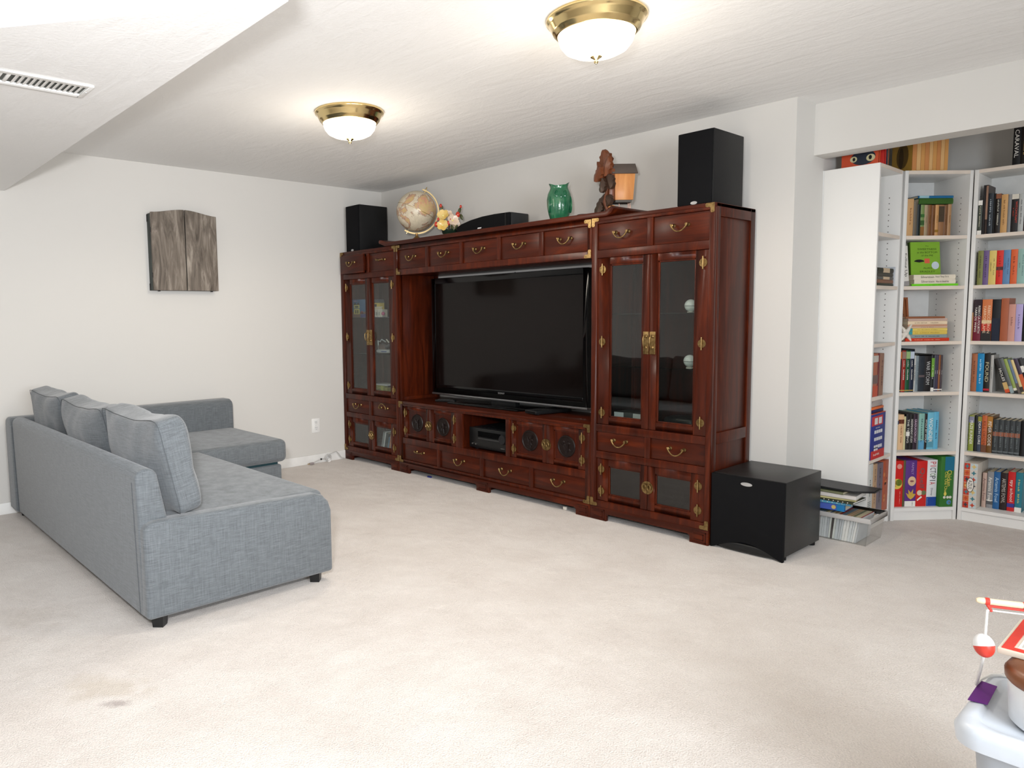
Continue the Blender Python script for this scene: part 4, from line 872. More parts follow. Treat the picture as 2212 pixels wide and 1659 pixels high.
t = thing('starfish_figurine', 'white branching starfish figurine left of the lying books', 'figurine', wpt(C2, .052, .018, 1.0555), C2[1])
CER = mat('white_ceramic', (224, 216, 204), .5, bump=(120, .5)); c0 = (0, 0, .045)
for i, p in enumerate([(-.026, 0, .004), (.034, -.004, .004), (.036, 0, .098), (-.022, 0, .088), (-.03, .004, .045)]):
    MB().tube([c0, tuple((a + b) / 2 + (.004 if i % 2 else -.003) for a, b in zip(c0, p)), p], [.014, .010, .004], 8).build('arm', CER, t)
MB().sphere(c0, .017, 12, 8).build('centre', CER, t)
# right bookcase, third shelf
row(C3, 3, .012, [(.0205, .0265, 1.218, (196, 150, 104), 'very thin tan booklet'), (.028, .064, 1.291, (110, 20, 44), 'maroon and black thick book', D_(bands=((.6, 1, (34, 16, 28)),), title='REBECCA FOURTH|YARROS WING', tc=W_)), (.066, .112, 1.291, (212, 120, 70), 'thick orange book with dark foot', D_(bands=((0, .24, (34, 32, 34)), (.24, .42, (196, 52, 34)), (.42, .5, (226, 196, 150))), title='REBECCA IRON|YARROS FLAME', tc=(240, 214, 180))), (.114, .151, 1.29, (16, 18, 26), 'thick navy black book', D_(bands=((0, .55, (14, 26, 48)),))),
    (.152, .187, 1.295, (170, 92, 60), 'copper coloured book'), (.187, .218, 1.261, (206, 150, 136), 'shorter pink book', D_(title='ROSE', tc=(140, 90, 84))), (.218, .25, 1.261, (182, 168, 214), 'lavender book', D_(title='VIOLET', tc=(110, 96, 150))), (.251, .28, 1.26, (22, 24, 26), 'black book at the picture edge')])
# corner bookcase, fourth shelf
SAGA = [((30, 26, 24), 'black', (196, 110, 50)), ((150, 34, 24), 'red', (150, 120, 110)), ((20, 84, 50), 'green', (150, 180, 120)), ((26, 36, 58), 'navy', (190, 200, 214))]
row(C2, 2, .034, [(.026 + i * .0245, .0505 + i * .0245, 1.003, c, '%s slipcased book of a boxed set' % nm, D_(title='SAGA volume', tc=W_, bands=((.8, .97, b), (.03, .05, GOLD)))) for i, (c, nm, b) in enumerate(SAGA)], dep=.13)
t = thing('slipcase', 'black slipcase holding four books in the corner bookcase', 'slipcase', wpt(C2, .0215, .036, .7603), C2[1])
mb = MB(); 
for a in ((0, .0035, .0, .15, 0, .2505), (.1035, .107, 0, .15, 0, .2505), (.0035, .1035, .136, .15, 0, .2505), (.0035, .1035, 0, .136, .2455, .2505)): mb.box(*a)
mb.build('case', cmat(K_), t)
row(C2, 2, .05, [(.131, .148, .972, (206, 206, 202), 'white and silver book', D_(title='RED QUEEN', tc=(40, 40, 44))), (.148, .166, .970, (128, 140, 146), 'blue-grey book', D_(title='GLASS SWORD', tc=(90, 104, 112))), (.166, .201, .969, (40, 46, 54), 'slate book with small emblem', D_(bands=((.4, .46, (96, 84, 86)),))), (.201, .241, .968, (28, 26, 28), 'thick black book with silver title', D_(title='WAR STORM', tc=(196, 196, 196))),
    (.241, .259, .972, (26, 28, 28), 'black book with green band', D_(bands=((.4, .92, (110, 160, 60)), (0, .1, W_)), title='I am number', tc=W_)), (.259, .272, .972, (70, 72, 86), 'thin slate paperback', D_(bands=((.03, .06, W_),), title='EAST', tc=W_)), (.272, .285, .972, (62, 54, 80), 'thin purple-grey paperback', D_(bands=((.03, .06, W_),), title='WEST', tc=W_)), (.285, .298, .972, (136, 84, 50), 'thin brown paperback', D_(bands=((.03, .06, W_),), title='NORTH', tc=W_)), (.298, .310, .972, (70, 60, 66), 'thin dark paperback at the right end', D_(bands=((.03, .06, W_),), title='SOUTH', tc=W_))], dep=.13)
book(C2, .16, .9735, .085, .0055, .12, .052, (30, 30, 32), 'thin black book lying on top of the row on the fourth shelf', flat=True)
# right bookcase, fourth shelf: four upright and seven leaning
row(C3, 2, .05, [(.0225, .049, .98, (160, 96, 62), 'brown book with vertical lettering', D_(title='WALKING SHE', tc=(90, 46, 26))), (.049, .081, .981, (20, 130, 184), 'vivid blue book', D_(title='CASTLE MYTHS', tc=(190, 224, 240))), (.081, .11, .982, (26, 24, 22), 'black book titled in cream', D_(title='FOUND', tc=(206, 196, 160), bands=((.04, .09, (190, 30, 50)),))), (.11, .125, .974, (176, 174, 170), 'thin silver grey book', D_(title='the missing', tc=(60, 60, 60)))], dep=.12)
u = .186; LN = [(.0215, .20, (48, 46, 46), 'dark grey', ((0, .1, (214, 84, 44)), (.1, .3, (206, 172, 110)), (.45, .62, (20, 20, 20)))), (.017, .203, (96, 100, 100), 'mid grey', ((0, .2, (150, 166, 168)),)), (.0155, .2, (146, 164, 84), 'olive and black', ((0, .08, (40, 40, 40)), (.08, .15, (230, 224, 200)))), (.0125, .197, (108, 124, 150), 'blue-grey', ((0, .3, (100, 90, 84)),)), (.0135, .196, (220, 198, 140), 'cream spined', ((.05, .2, (60, 56, 50)),)), (.018, .203, (66, 54, 74), 'purple and orange', ((.1, .55, (206, 96, 56)),)), (.016, .202, (40, 38, 40), 'black and white', ((.62, .8, W_), (.1, .3, (170, 40, 40))))]
for wd_, hh, c, nm, bd in LN:
    book(C3, u, .7606, wd_, hh, .12, .05, c, '%s paperback leaning left on the fourth shelf of the right bookcase' % nm, 'HOLES' if nm == 'dark grey' else '', W_, bands=bd, tilt=-17.5, group='leaning paperbacks on the fourth shelf'); u += wd_ / math.cos(R_(17.5)) + .0006
# corner bookcase, fifth shelf
CRM = (226, 200, 158)
row(C2, 1, .08, [(.0305, .057, .621, CRM, 'cream paperback, leftmost', D_(title='THE LIGHTNING HOUR', tc=(120, 84, 50), bands=((.72, .82, (40, 36, 60)),))), (.057, .081, .621, (228, 206, 170), 'cream paperback, second from left', D_(title='THE BELLMAN', tc=(120, 84, 50), bands=((.72, .82, (70, 84, 104)),))), (.081, .114, .62, (230, 190, 146), 'thick peach paperback', D_(title='THE MOSTLY TRUE', tc=(140, 80, 50), bands=((.74, .86, (96, 44, 28)),))), (.114, .127, .608, (214, 206, 160), 'short pale green paperback', D_(title='the wise', tc=(90, 90, 60))),
    (.128, .150, .624, (30, 28, 28), 'black book with white square', D_(title='THE TESTING', tc=W_, bands=((.38, .5, W_),))), (.150, .172, .623, (26, 24, 24), 'slim black book', D_(title='INDEPENDENT STUDY', tc=W_)), (.172, .196, .623, (50, 34, 48), 'dark purple book', D_(title='GRADUATION DAY', tc=(226, 200, 220))), (.196, .205, .62, (110, 112, 112), 'thin grey paperback'), (.205, .240, .624, (136, 184, 172), 'teal green book', D_(title='Greenglass', tc=(40, 70, 80), bands=((0, .25, (96, 160, 196)),))), (.240, .257, .621, (34, 28, 28), 'narrow black book', D_(title='WOLF BY WOLF', tc=W_)),
    (.257, .297, .63, (112, 184, 208), 'wide light blue book', D_(title='WONDER', tc=W_, bands=((.05, .25, (90, 150, 170)),))), (.297, .327, .632, (96, 174, 206), 'light blue book at the right end', D_(title='SMART ZEN', tc=(20, 50, 84)))], dep=.18)
# right bookcase, fifth shelf
row(C3, 1, .05, [(.0245, .05, .619, (140, 150, 60), 'yellow-green paperback', D_(title='MAZE RUNNER', tc=W_, bands=((.8, .97, (130, 130, 150)),))), (.051, .066, .621, (18, 18, 20), 'thin black paperback'), (.066, .086, .622, (58, 68, 84), 'slate blue paperback', D_(title='DEATH CURE', tc=W_, bands=((.84, .97, (140, 140, 60)),))), (.086, .111, .623, (196, 100, 56), 'orange paperback', D_(title='KILL ORDER', tc=(110, 40, 20), bands=((0, .2, (110, 70, 50)),))), (.111, .137, .623, (112, 76, 34), 'brown and gold paperback', D_(title='FEVER CODE', tc=W_, bands=((.7, .98, (176, 120, 50)),)))] +
    [(.139 + .0248 * i, .1636 + .0248 * i, .605, (58, 62, 64), '%s volume of the dark grey matching set' % nm, D_(title='the chronicles', tc=(120, 130, 130), bands=((.52, .64, (150, 92, 70)), (.05, .09, (100, 106, 108)))) ) for i, nm in enumerate(('first', 'second', 'third', 'fourth', 'fifth'))] + [(.264, .285, .609, (16, 16, 18), 'black book right of the grey set')], dep=.15)
# ------------------------------------------------------------------ board games on the bottom shelves
def gamebox(case, u0, u1, z0, z1, off, dep, col, label, name='board_game', side=None):
    t = thing(name, label, 'game box', wpt(case, u0, off, z0), case[1], 'boxed games on the bottom shelves')
    w_ = u1 - u0; h_ = z1 - z0
    B(0, w_, 0, dep, 0, h_).build('box', cmat(col), t, bevel=.0012)
    B(-.0006, w_ + .0006, dep * .45, dep * .452, .001, h_ + .0006).build('lid_seam', cmat(tuple(int(x * .5) for x in col)), t)
    return t, w_, h_
V_ = ((0, 0, -1), (1, 0, 0)); Z6 = .0762
def vtext(t, s, c, x, z, mw, mh): lettering(s, t, cmat(c), (x, -.0008, z), V_[0], V_[1], mw, mh)
def disc(t, x, z, r, c, n=22, nm='emblem', k=1.): MB().prism([(x + r * math.cos(2 * math.pi * i / n), z + r * k * math.sin(2 * math.pi * i / n)) for i in range(n)], 'y', -.0006, 0).build(nm, cmat(c), t)
def poly(t, pts, c, nm='picture', y=-.0009): MB().prism(pts, 'y', y, 0).build(nm, cmat(c), t)
t, w_, h_ = gamebox(C2, .0215, .087, Z6, .352, .028, .2, (206, 34, 28), 'red party game box at the left of the corner bookcase bottom shelf')
disc(t, w_ * .45, h_ * .5, .031, (226, 200, 90)); disc(t, w_ * .62, h_ * .53, .02, (110, 150, 50), nm='picture'); vtext(t, 'WITS', (150, 30, 24), w_ * .32, h_ * .5, .05, .012); vtext(t, 'GREEN', (60, 100, 30), w_ * .62, h_ * .53, .035, .009); disc(t, w_ * .62, h_ * .88, .015, (224, 150, 140)); vtext(t, 'over 300 answers|'.strip('|'), (240, 210, 200), w_ * .75, h_ * .2, .075, .006)
t, w_, h_ = gamebox(C2, .0876, .100, Z6, .354, .028, .2, (92, 92, 60), 'thin olive game box between the red and purple games')
t, w_, h_ = gamebox(C2, .1005, .168, Z6, .354, .028, .2, (92, 52, 130), 'purple family game box with a gold shape on the bottom shelf')
vtext(t, 'FAMILY', (176, 150, 200), w_ * .62, h_ * .82, .07, .014); disc(t, w_ * .6, h_ * .55, .024, (224, 190, 150), k=1.2); disc(t, w_ * .6, h_ * .55, .012, (170, 90, 110), k=.5, nm='picture')
poly(t, [(w_ * a, h_ * b) for a, b in ((.1, .3), (.35, .26), (.3, .37), (.55, .3), (.75, .38), (.72, .28), (.98, .27), (.8, .2), (.55, .155), (.3, .2))], (206, 170, 70)); B(.001, w_ - .001, -.0007, 0, .001, h_ * .12).build('label_band', cmat(W_), t); disc(t, w_ * .25, h_ * .06, .012, (80, 150, 50), nm='sticker'); vtext(t, '2-6', K_, w_ * .72, h_ * .06, .025, .01)
t, w_, h_ = gamebox(C2, .1685, .232, Z6, .348, .028, .2, (204, 36, 34), 'red game box with grey swirled lettering beside the white game')
vtext(t, 'Quelf', (96, 96, 100), w_ * .5, h_ * .62, .125, .032); disc(t, w_ * .35, h_ * .3, .016, (226, 206, 180), nm='picture'); disc(t, w_ * .75, h_ * .3, .014, (110, 116, 80), nm='picture'); poly(t, [(w_ * .15, h_ * .12), (w_ * .6, h_ * .2), (w_ * .5, h_ * .23), (w_ * .12, h_ * .15)], W_)
t, w_, h_ = gamebox(C2, .2325, .293, Z6, .354, .028, .2, (228, 228, 230), 'white trivia game box with coloured title on the bottom shelf')
for i, (ch, c) in enumerate(zip('PICTOPIA', ((200, 50, 60), (200, 50, 60), (60, 60, 70), (60, 60, 70), (90, 130, 60), (60, 60, 70), (60, 60, 70), (200, 50, 60)))): vtext(t, ch, c, w_ * .55, h_ * (.93 - .062 * i), .016 if ch != 'I' else .004, .034)
vtext(t, 'Disney', (50, 50, 60), w_ * .5, h_ * .31, .045, .014); B(.0005, w_ - .0005, -.0007, 0, .001, h_ * .2).build('label_band', cmat((30, 70, 150)), t); vtext(t, 'gamewright', (160, 190, 230), w_ * .12, h_ * .1, .04, .006)
t, w_, h_ = gamebox(C2, .2965, .376, Z6, .377, .004, .22, (52, 112, 44), 'green children game box with yellow script at the right of the corner shelf')
B(w_ * .3, w_ - .0008, -.0007, 0, h_ * .72, h_ - .001).build('label_band', cmat((30, 110, 140)), t); disc(t, w_ * .62, h_ * .86, .018, (226, 226, 222), nm='picture'); disc(t, w_ * .78, h_ * .84, .01, (190, 80, 60), nm='picture'); vtext(t, 'Chicken', (226, 206, 96), w_ * .66, h_ * .57, .095, .026); vtext(t, 'Cha Cha Cha', (226, 206, 96), w_ * .42, h_ * .5, .12, .016); disc(t, w_ * .4, h_ * .26, .008, (226, 206, 96), nm='picture', k=1.5)
for x in (.35, .6, .8): disc(t, w_ * x, h_ * .19, .008, (220, 216, 206), nm='picture')
disc(t, w_ * .7, h_ * .09, .014, (70, 130, 170), nm='picture'); disc(t, w_ * .76, h_ * .085, .006, (230, 160, 60), nm='picture')
t, w_, h_ = gamebox(C3, .0215, .086, Z6, .342, .012, .24, (224, 214, 200), 'tile-patterned game box at the left of the right bookcase bottom shelf')
rr = random.Random(4)
for i in range(2):
    for j in range(7):
        x0_, z0_ = i * w_ * .45 + .001, j * h_ / 7 + .001; c = [(196, 60, 40), (214, 206, 196), (206, 108, 60), (196, 208, 210)][(i * 3 + j * 2) % 4]; s = h_ / 7 - .002; ww = w_ * (.45 if i == 0 else .55) - .002
        q = B(x0_, x0_ + ww, -.0007, 0, z0_, z0_ + s).build('tile_print', cmat(c), t); c2 = [(60, 60, 70), (196, 70, 44), (70, 130, 140), (226, 196, 120)][(i + j) % 4]
        poly(t, [(x0_ + ww / 2 + ww * .4 * math.cos(k * math.pi / 4) * (1 if k % 2 == 0 else .45), z0_ + s / 2 + s * .42 * math.sin(k * math.pi / 4) * (1 if k % 2 == 0 else .45)) for k in range(8)], c2, 'tile_motif', -.001)
poly(t, [(w_ * .5 + .019 * math.cos(2 * math.pi * i / 16), h_ * .52 + .044 * math.sin(2 * math.pi * i / 16)) for i in range(16)], (70, 70, 76), 'nameplate', -.0012); poly(t, [(w_ * .5 + .016 * math.cos(2 * math.pi * i / 16), h_ * .52 + .04 * math.sin(2 * math.pi * i / 16)) for i in range(16)], (236, 230, 220), 'nameplate', -.0016)
lettering('AZUL', t, cmat((50, 50, 56)), (w_ * .5, -.0019, h_ * .52), *V_, .058, .018)
row(C3, 0, .10, [(.093, .114, .281, (196, 168, 154), 'pale pink book', D_(title='Artemis Fowl', tc=(120, 80, 80))), (.116, .146, .292, (140, 140, 142), 'silver grey book', D_(title='Artemis Fowl', tc=W_, bands=((.1, .2, (90, 90, 92)), (.2, .22, W_)))), (.146, .177, .295, (40, 96, 150), 'metallic blue book', D_(title='Artemis Fowl', tc=(180, 210, 230))), (.178, .21, .294, (44, 32, 32), 'dark brown book', D_(title='ARTEMIS FOWL', tc=(196, 190, 180))), (.212, .246, .305, (200, 36, 36), 'red book with white lettering', D_(title='spy school', tc=W_, bands=((.1, .2, (60, 60, 140)),))), (.247, .279, .306, (40, 120, 136), 'teal book with white foot', D_(title='GREAT LAST', tc=(200, 200, 120), bands=((0, .12, W_),)))], dep=.15)
# side-on bookcase contents
ST = [(.07, .245, .0145, (46, 54, 46), 'dark green bottom'), (.06, .25, .020, (130, 88, 66), 'brown'), (.06, .25, .0165, (92, 90, 88), 'grey'), (.06, .245, .021, (62, 58, 54), 'charcoal'), (.06, .25, .0265, (34, 32, 32), 'black topmost')]
z = 1.3735
for (u, wd_, th, c, ds) in ST:
    book(C1, u, z, wd_, th - .0004, .15, .012, c, '%s book of the small stack in the side-on bookcase' % ds, flat=True, group='stacked books in the side-on bookcase', bands=((.35, .75, (214, 190, 160)),) if ds in ('black topmost', 'grey') else ()); z += th
book(C1, .322, 1.3735, .012, .11, .15, .012, (200, 204, 210), 'pale thin book leaning beside the small stack in the side-on bookcase', tilt=6)
row(C1, 2, .012, [(.041, .056, 1.0, (110, 140, 130), 'thin grey-green book'), (.057, .128, 1.0, (176, 104, 78), 'thick orange fantasy book', D_(bands=((0, .25, (196, 80, 50)), (.3, .5, (120, 96, 90)), (.8, .95, (206, 200, 190))))), (.13, .153, 1.0, (120, 60, 60), 'thin dark red book'), (.157, .225, .997, (150, 112, 92), 'brown patterned book', D_(title='ATLAS', tc=(110, 70, 60)))], dep=.2)
t = thing('board_game', 'tall blue and red game box with icon grid in the side-on bookcase', 'game box', wpt(C1, .022, -.004, .4095), C1[1])
w_, h_ = .215, .255; B(0, w_, 0, .05, 0, h_).build('box', cmat((36, 48, 130)), t, bevel=.0015)
for (a, b, c) in ((0, .19, (200, 36, 36)), (.74, .95, (200, 40, 44))): B(.002, w_ - .004 if a == 0 else w_ * .8, -.0008, 0, h_ * a + .001, h_ * b).build('label_band', cmat(c), t)
B(0, w_, -.001, .051, h_, h_ + .003).build('box_top', cmat((214, 90, 50)), t)
for r_, (zz, n_) in enumerate(((.84, 2), (.60, 4), (.44, 4), (.27, 4), (.22, 2))):
    for i in range(n_): B(w_ * (.22 + .15 * i) if r_ else w_ * (.2 + .3 * i), w_ * (.33 + .15 * i) if r_ else w_ * (.42 + .3 * i), -.0012, 0, h_ * zz - (.009 if r_ else .018), h_ * zz + (.009 if r_ else .018)).build('icon_square', cmat((222, 220, 220)), t)
lettering('CONNECT', t, cmat(W_), (w_ * .45, -.0012, h_ * .69), (1, 0, 0), (0, 0, 1), .12, .012); lettering('FORTE', t, cmat(W_), (w_ * .4, -.0012, h_ * .1), (1, 0, 0), (0, 0, 1), .12, .024)
t = thing('toy_case', 'grey and orange rounded toy on the blue game box', 'toy', wpt(C1, .13, .025, .668), C1[1])
B(-.09, .1, -.02, .1, 0, .018).build('base', cmat((30, 34, 90)), t, bevel=.004); B(-.085, .095, -.022, .1, .0185, .034).build('band', cmat((224, 110, 50)), t, bevel=.004); MB().prism([(-.08, .0345), (.09, .0345), (.088, .06), (.07, .07), (-.05, .07), (-.075, .055)], 'y', -.018, .09).build('lid', cmat((170, 158, 154)), t, bevel=.004)
for (u0, u1, zt, c, ds, ti) in ((.022, .10, .383, (206, 208, 204), 'white newspaper-print', 'NEWS'), (.106, .166, .373, (186, 152, 118), 'tan', 'TAKE FLIGHT'), (.169, .262, .367, (112, 102, 112), 'purple-grey', 'THE LORDS'), (.266, .352, .371, (176, 84, 52), 'orange fantasy-art', '')):
    t, w_, h_ = gamebox(C1, u0, u1, Z6, zt, .004, .22, c, '%s game box on the bottom shelf of the side-on bookcase' % ds)
    if ti: vtext(t, ti, tuple(int(x * .4) for x in c), w_ * .5, h_ * .55, h_ * .7, w_ * .4)
    if 'news' in ds:
        for i in range(9): B(w_ * .1, w_ * .7, -.0007, 0, .01 + i * .01, .014 + i * .01).build('print_line', cmat((120, 126, 126)), t)
    if 'orange' in ds:
        rr = random.Random(3)
        for i in range(7): disc(t, w_ * rr.uniform(.2, .8), h_ * rr.uniform(.1, .9), rr.uniform(.006, .014), rr.choice([(60, 36, 30), (206, 130, 70), (120, 50, 40)]), 7, 'picture')
# things on top of the bookcases
t = book(C1, .12, BT, .014, .235, .19, .045, (214, 84, 50), 'orange picture book with round cat eyes on top of the side-on bookcase', tc=W_)
def side_disc(t, y, z, ry, rz, c, d, nm='picture'): MB().prism([(y + ry * math.cos(2 * math.pi * i / 20), z + rz * math.sin(2 * math.pi * i / 20)) for i in range(20)], 'x', -d, 0).build(nm, cmat(c), t)
side_disc(t, .08, .062, .062, .04, (40, 48, 62), .0006); side_disc(t, .128, .058, .018, .016, (214, 206, 160), .0009); side_disc(t, .042, .056, .022, .019, (214, 206, 160), .0009); side_disc(t, .126, .058, .007, .010, K_, .0012); side_disc(t, .044, .058, .008, .012, K_, .0012)
for (u0, w_, h_, c, ds) in ((.136, .012, .24, (190, 40, 34), 'thin red'), (.15, .016, .22, (34, 42, 66), 'navy'), (.168, .01, .24, (80, 78, 74), 'thin grey'), (.18, .012, .21, (150, 84, 56), 'rust brown')):
    book(C1, u0, BT, w_, h_, .18, .022, c, '%s book standing on top of the side-on bookcase' % ds, group='books on top of the side-on bookcase')
for i, (u0, u1) in enumerate(((.055, .08), (.08, .104), (.104, .128), (.128, .153), (.153, .174), (.174, .197), (.197, .22), (.22, .242), (.242, .264))):
    t = book(C2, u0, BT, u1 - u0 - .0006, .255, .17, .03, ((214, 166, 70), (206, 150, 74), (226, 184, 96))[i % 3], '%s yellow-bordered magazine volume on top of the corner bookcase' % ('first', 'second', 'third', 'fourth', 'fifth', 'sixth', 'seventh', 'eighth', 'ninth')[i], '', group='yellow magazine volumes on the corner bookcase', bands=((.03, .97, ((206, 140, 84), (224, 178, 120), (214, 156, 90))[i % 3]),), name='magazine_volume')
    if i == 0: side_disc(t, .08, .10, .05, .07, (120, 92, 40), .0006); side_disc(t, .09, .09, .02, .06, (84, 62, 28), .0009)
book(C3, .16, BT, .034, .225, .15, .03, (20, 18, 20), 'left black book on top of the right bookcase', 'CARAVAL', W_); book(C3, .1945, BT, .034, .225, .15, .03, (28, 22, 20), 'right black book on top of the right bookcase', 'LEGENDARY', GOLD)
# ------------------------------------------------------------------ clear storage box with comics
t = thing('storage_box', 'clear plastic storage box of comics on the carpet by the bookcases', 'storage box', (3.80, .238, 0))
x0, x1, y0, y1, h_ = -.165, .178, -.115, .112, .148; q = .003; f_ = .016
mb = MB()
mb.box(x0, x1, y0, y1, 0, q)
for (a, b) in (((x0, y0), (x1, y0)), ((x1, y0), (x1, y1)), ((x1, y1), (x0, y1)), ((x0, y1), (x0, y0))):
    A_, B_ = Vector((*a, 0)), Vector((*b, 0)); o1 = Vector((math.copysign(f_, a[0]), math.copysign(f_ * .6, a[1]), h_)); o2 = Vector((math.copysign(f_, b[0]), math.copysign(f_ * .6, b[1]), h_))
    n_ = (B_ - A_).cross(Vector((0, 0, 1))).normalized() * -q
    vs = [A_, B_, B_ + o2, A_ + o1]; vs += [v + n_ for v in vs]; mb.add(vs, [(0, 1, 2, 3), (7, 6, 5, 4), (0, 4, 5, 1), (1, 5, 6, 2), (2, 6, 7, 3), (3, 7, 4, 0)])
mb.build('tub', PLASTIC, t)
mb = MB(); e0, e1, g0, g1 = x0 - f_, x1 + f_, y0 - f_ * .6, y1 + f_ * .6
for a in ((e0 - .008, e1 + .008, g0 - .008, g0), (e0 - .008, e1 + .008, g1, g1 + .008), (e0 - .008, e0, g0, g1), (e1, e1 + .008, g0, g1)): mb.box(a[0], a[1], a[2], a[3], h_ - .022, h_ + .003)
mb.build('rim', mat('frosted_rim', (214, 210, 206), .35, trans=.3), t, bevel=.002)
rr = random.Random(11); x = 3.652; i = 0; CG = [(226, 230, 232), (214, 220, 224), (238, 238, 235), (204, 208, 212), (230, 234, 228), (176, 176, 176), (242, 242, 240), (220, 214, 208)]
while x < 3.925:
    w_ = rr.uniform(.007, .014); c = CG[rr.randrange(8)] if i not in (3, 12) else (96, 90, 88)
    o = MB().prism([(0, 0), (w_, 0), (w_ + .02 * (x - 3.65) / .27, .135), (.02 * (x - 3.65) / .27, .135)], 'y', 0, .205).build('comic_book', cmat(c, .6), loc=(x, .137, .0035))
    B(.0185 * (x - 3.65) / .27 + .001, w_ + .0185 * (x - 3.65) / .27, .002, .203, .1352, .1365).build('cover_edge', cmat(rr.choice([(176, 140, 96), (110, 112, 70), (150, 60, 50), (206, 190, 150), (90, 110, 120)])), o)
    tag(o, 'comic book packed upright in the clear storage box', 'comic book', 'comics in the clear storage box'); x += w_ + .0012 + (0 if i != 12 else .002); i += 1
ST = [((3.665, .155), .19, .15, .036, (82, 104, 190), 'violet-blue puzzle box with a sun emblem on the storage box', 'puzzle_box', 3), ((3.66, .148), .228, .17, .016, (98, 170, 204), 'light blue notebook with dots in the pile on the storage box', 'notebook', 4), ((3.67, .15), .235, .17, .012, (66, 72, 58), 'dark notebook with white dots in the pile on the storage box', 'notebook', -2), ((3.72, .14), .19, .17, .012, (206, 196, 140), 'cream edged book in the pile on the storage box', 'book', 8), ((3.68, .14), .235, .18, .022, (216, 210, 204), 'thick white book in the pile on the storage box', 'book', 3), ((3.665, .15), .19, .17, .014, (120, 122, 92), 'olive comic volume near the top of the pile', 'book', -3), ((3.675, .15), .17, .15, .01, (80, 90, 86), 'grey-green magazine near the top of the pile', 'magazine', 6)]
z = .1535
for (p, lx, ly, th, c, lb, nm, an) in ST:
    t = thing(nm, lb, 'book' if 'box' not in nm else 'puzzle box', (p[0], p[1], z), R_(an))
    mb = MB().box(0, lx, 0, ly, 0, .002); mb.box(0, lx, 0, ly, th - .0025, th - .0005); mb.box(0, lx, 0, .002, 0, th - .0005); mb.build('cover', cmat(c), t); B(.002, lx - .002, .002, ly - .003, .002, th - .0025).build('pages', PAGES if 'white' not in lb else cmat((226, 224, 220)), t)
    if nm == 'puzzle_box': B(lx * .8, lx, -.001, .02, 0, th - .0005).build('label_band', cmat((40, 130, 190)), t); disc(t, lx * .72, th * .5, .011, (226, 200, 120))
    if 'dots' in lb:
        for i in range(9): MB().sphere((.015 + i * .024, -.0005, th * .5), .003, 6, 4).build('dot', cmat(W_), t)
    z += th
t = thing('black_folder', 'black flat folder topping the pile on the storage box', 'folder', (3.66, .135, z + .0005), R_(2)); t.rotation_euler = (0, R_(1.5), R_(2))
MB().prism([(0, 0), (.25, -.0), (.325, .075), (.325, .2), (0, .2)], 'z', 0, .005).build('cover', cmat(K_), t, bevel=.001); MB().prism([(.004, .004), (.24, .004), (.318, .08), (.318, .19), (.004, .19)], 'z', .005, .008).build('flap', cmat((34, 34, 36)), t)
# ------------------------------------------------------------------ things inside the glazed cabinets
G1 = 1.2415; G2 = .9365; G3 = .5725
t = thing('toy_set_box', 'toy house set box behind the glass of the left cabinet', 'toy box', (.06, -.395, G1), R_(8))
B(0, .19, 0, .05, 0, .155).build('carton', cmat((70, 110, 150)), t, bevel=.001); B(.001, .189, -.0006, 0, .001, .05).build('picture', cmat((120, 96, 84)), t); B(.11, .189, -.0009, 0, .001, .03).build('label_band', cmat((50, 60, 130)), t)
for (a, b, z0, z1, c) in ((.03, .10, .03, .075, (206, 196, 110)), (.03, .10, .08, .11, (196, 190, 120)), (.045, .06, .035, .065, (60, 60, 50)), (.07, .085, .035, .065, (60, 60, 50)), (.045, .085, .085, .1, (90, 96, 90))): B(a, b, -.001 if c[0] > 100 else -.0014, 0, z0, z1).build('picture', cmat(c), t)
poly(t, [(.025, .11), (.045, .13), (.065, .11), (.085, .13), (.105, .11)], (70, 66, 50)); disc(t, .13, .04, .015, (206, 60, 80), nm='picture'); lettering('HOUSE', t, cmat((226, 150, 190)), (.05, -.0012, .142), (1, 0, 0), (0, 0, 1), .06, .012)
t = thing('toy_house', 'yellow and white brick-built toy house in the left cabinet', 'toy house', (.37, -.385, G1), R_(10))
B(0, .09, 0, .07, 0, .065).build('ground_floor', cmat((226, 220, 206)), t); B(0, .065, 0, .06, .066, .12).build('upper_floor', cmat((226, 200, 110)), t); MB().prism([(-.004, .12), (.069, .12), (.05, .15), (.012, .15)], 'y', -.004, .064).build('roof', cmat((96, 100, 104)), t)
for i in range(7): B(.01 + i * .014, .014 + i * .014, -.012, -.008, .066, .084).build('railing', cmat(W_), t)
B(-.002, .108, -.014, -.006, .084, .088).build('railing', cmat(W_), t); B(-.002, .108, -.014, .0, .062, .066).build('balcony', cmat(W_), t)
for (a, z) in ((.012, .015), (.045, .015), (.012, .08)): B(a, a + .02, -.002, 0, z, z + .03).build('window', cmat((70, 80, 90)), t)
for a in (.025, .06, .1): B(a, a + .006, -.013, -.007, 0, .062).build('column', cmat(W_), t)
B(-.01, .12, -.02, .08, -.0, .002).build('baseplate', cmat((120, 110, 160)), t); MB().sphere((.115, -.01, .03), .016, 10, 6).build('tree', cmat((206, 110, 150)), t)
t = thing('model_spacecraft', 'grey and white toy spacecraft in the left cabinet', 'toy', (.47, -.36, G2), R_(5))
MB().rbox((0, 0, .022), (.08, .03, .016), p=4, k=8).build('hull', cmat((190, 194, 200)), t); MB().rbox((.02, 0, .0205), (.05, .031, .006), p=4, k=8).build('stripe', cmat((50, 70, 150)), t)
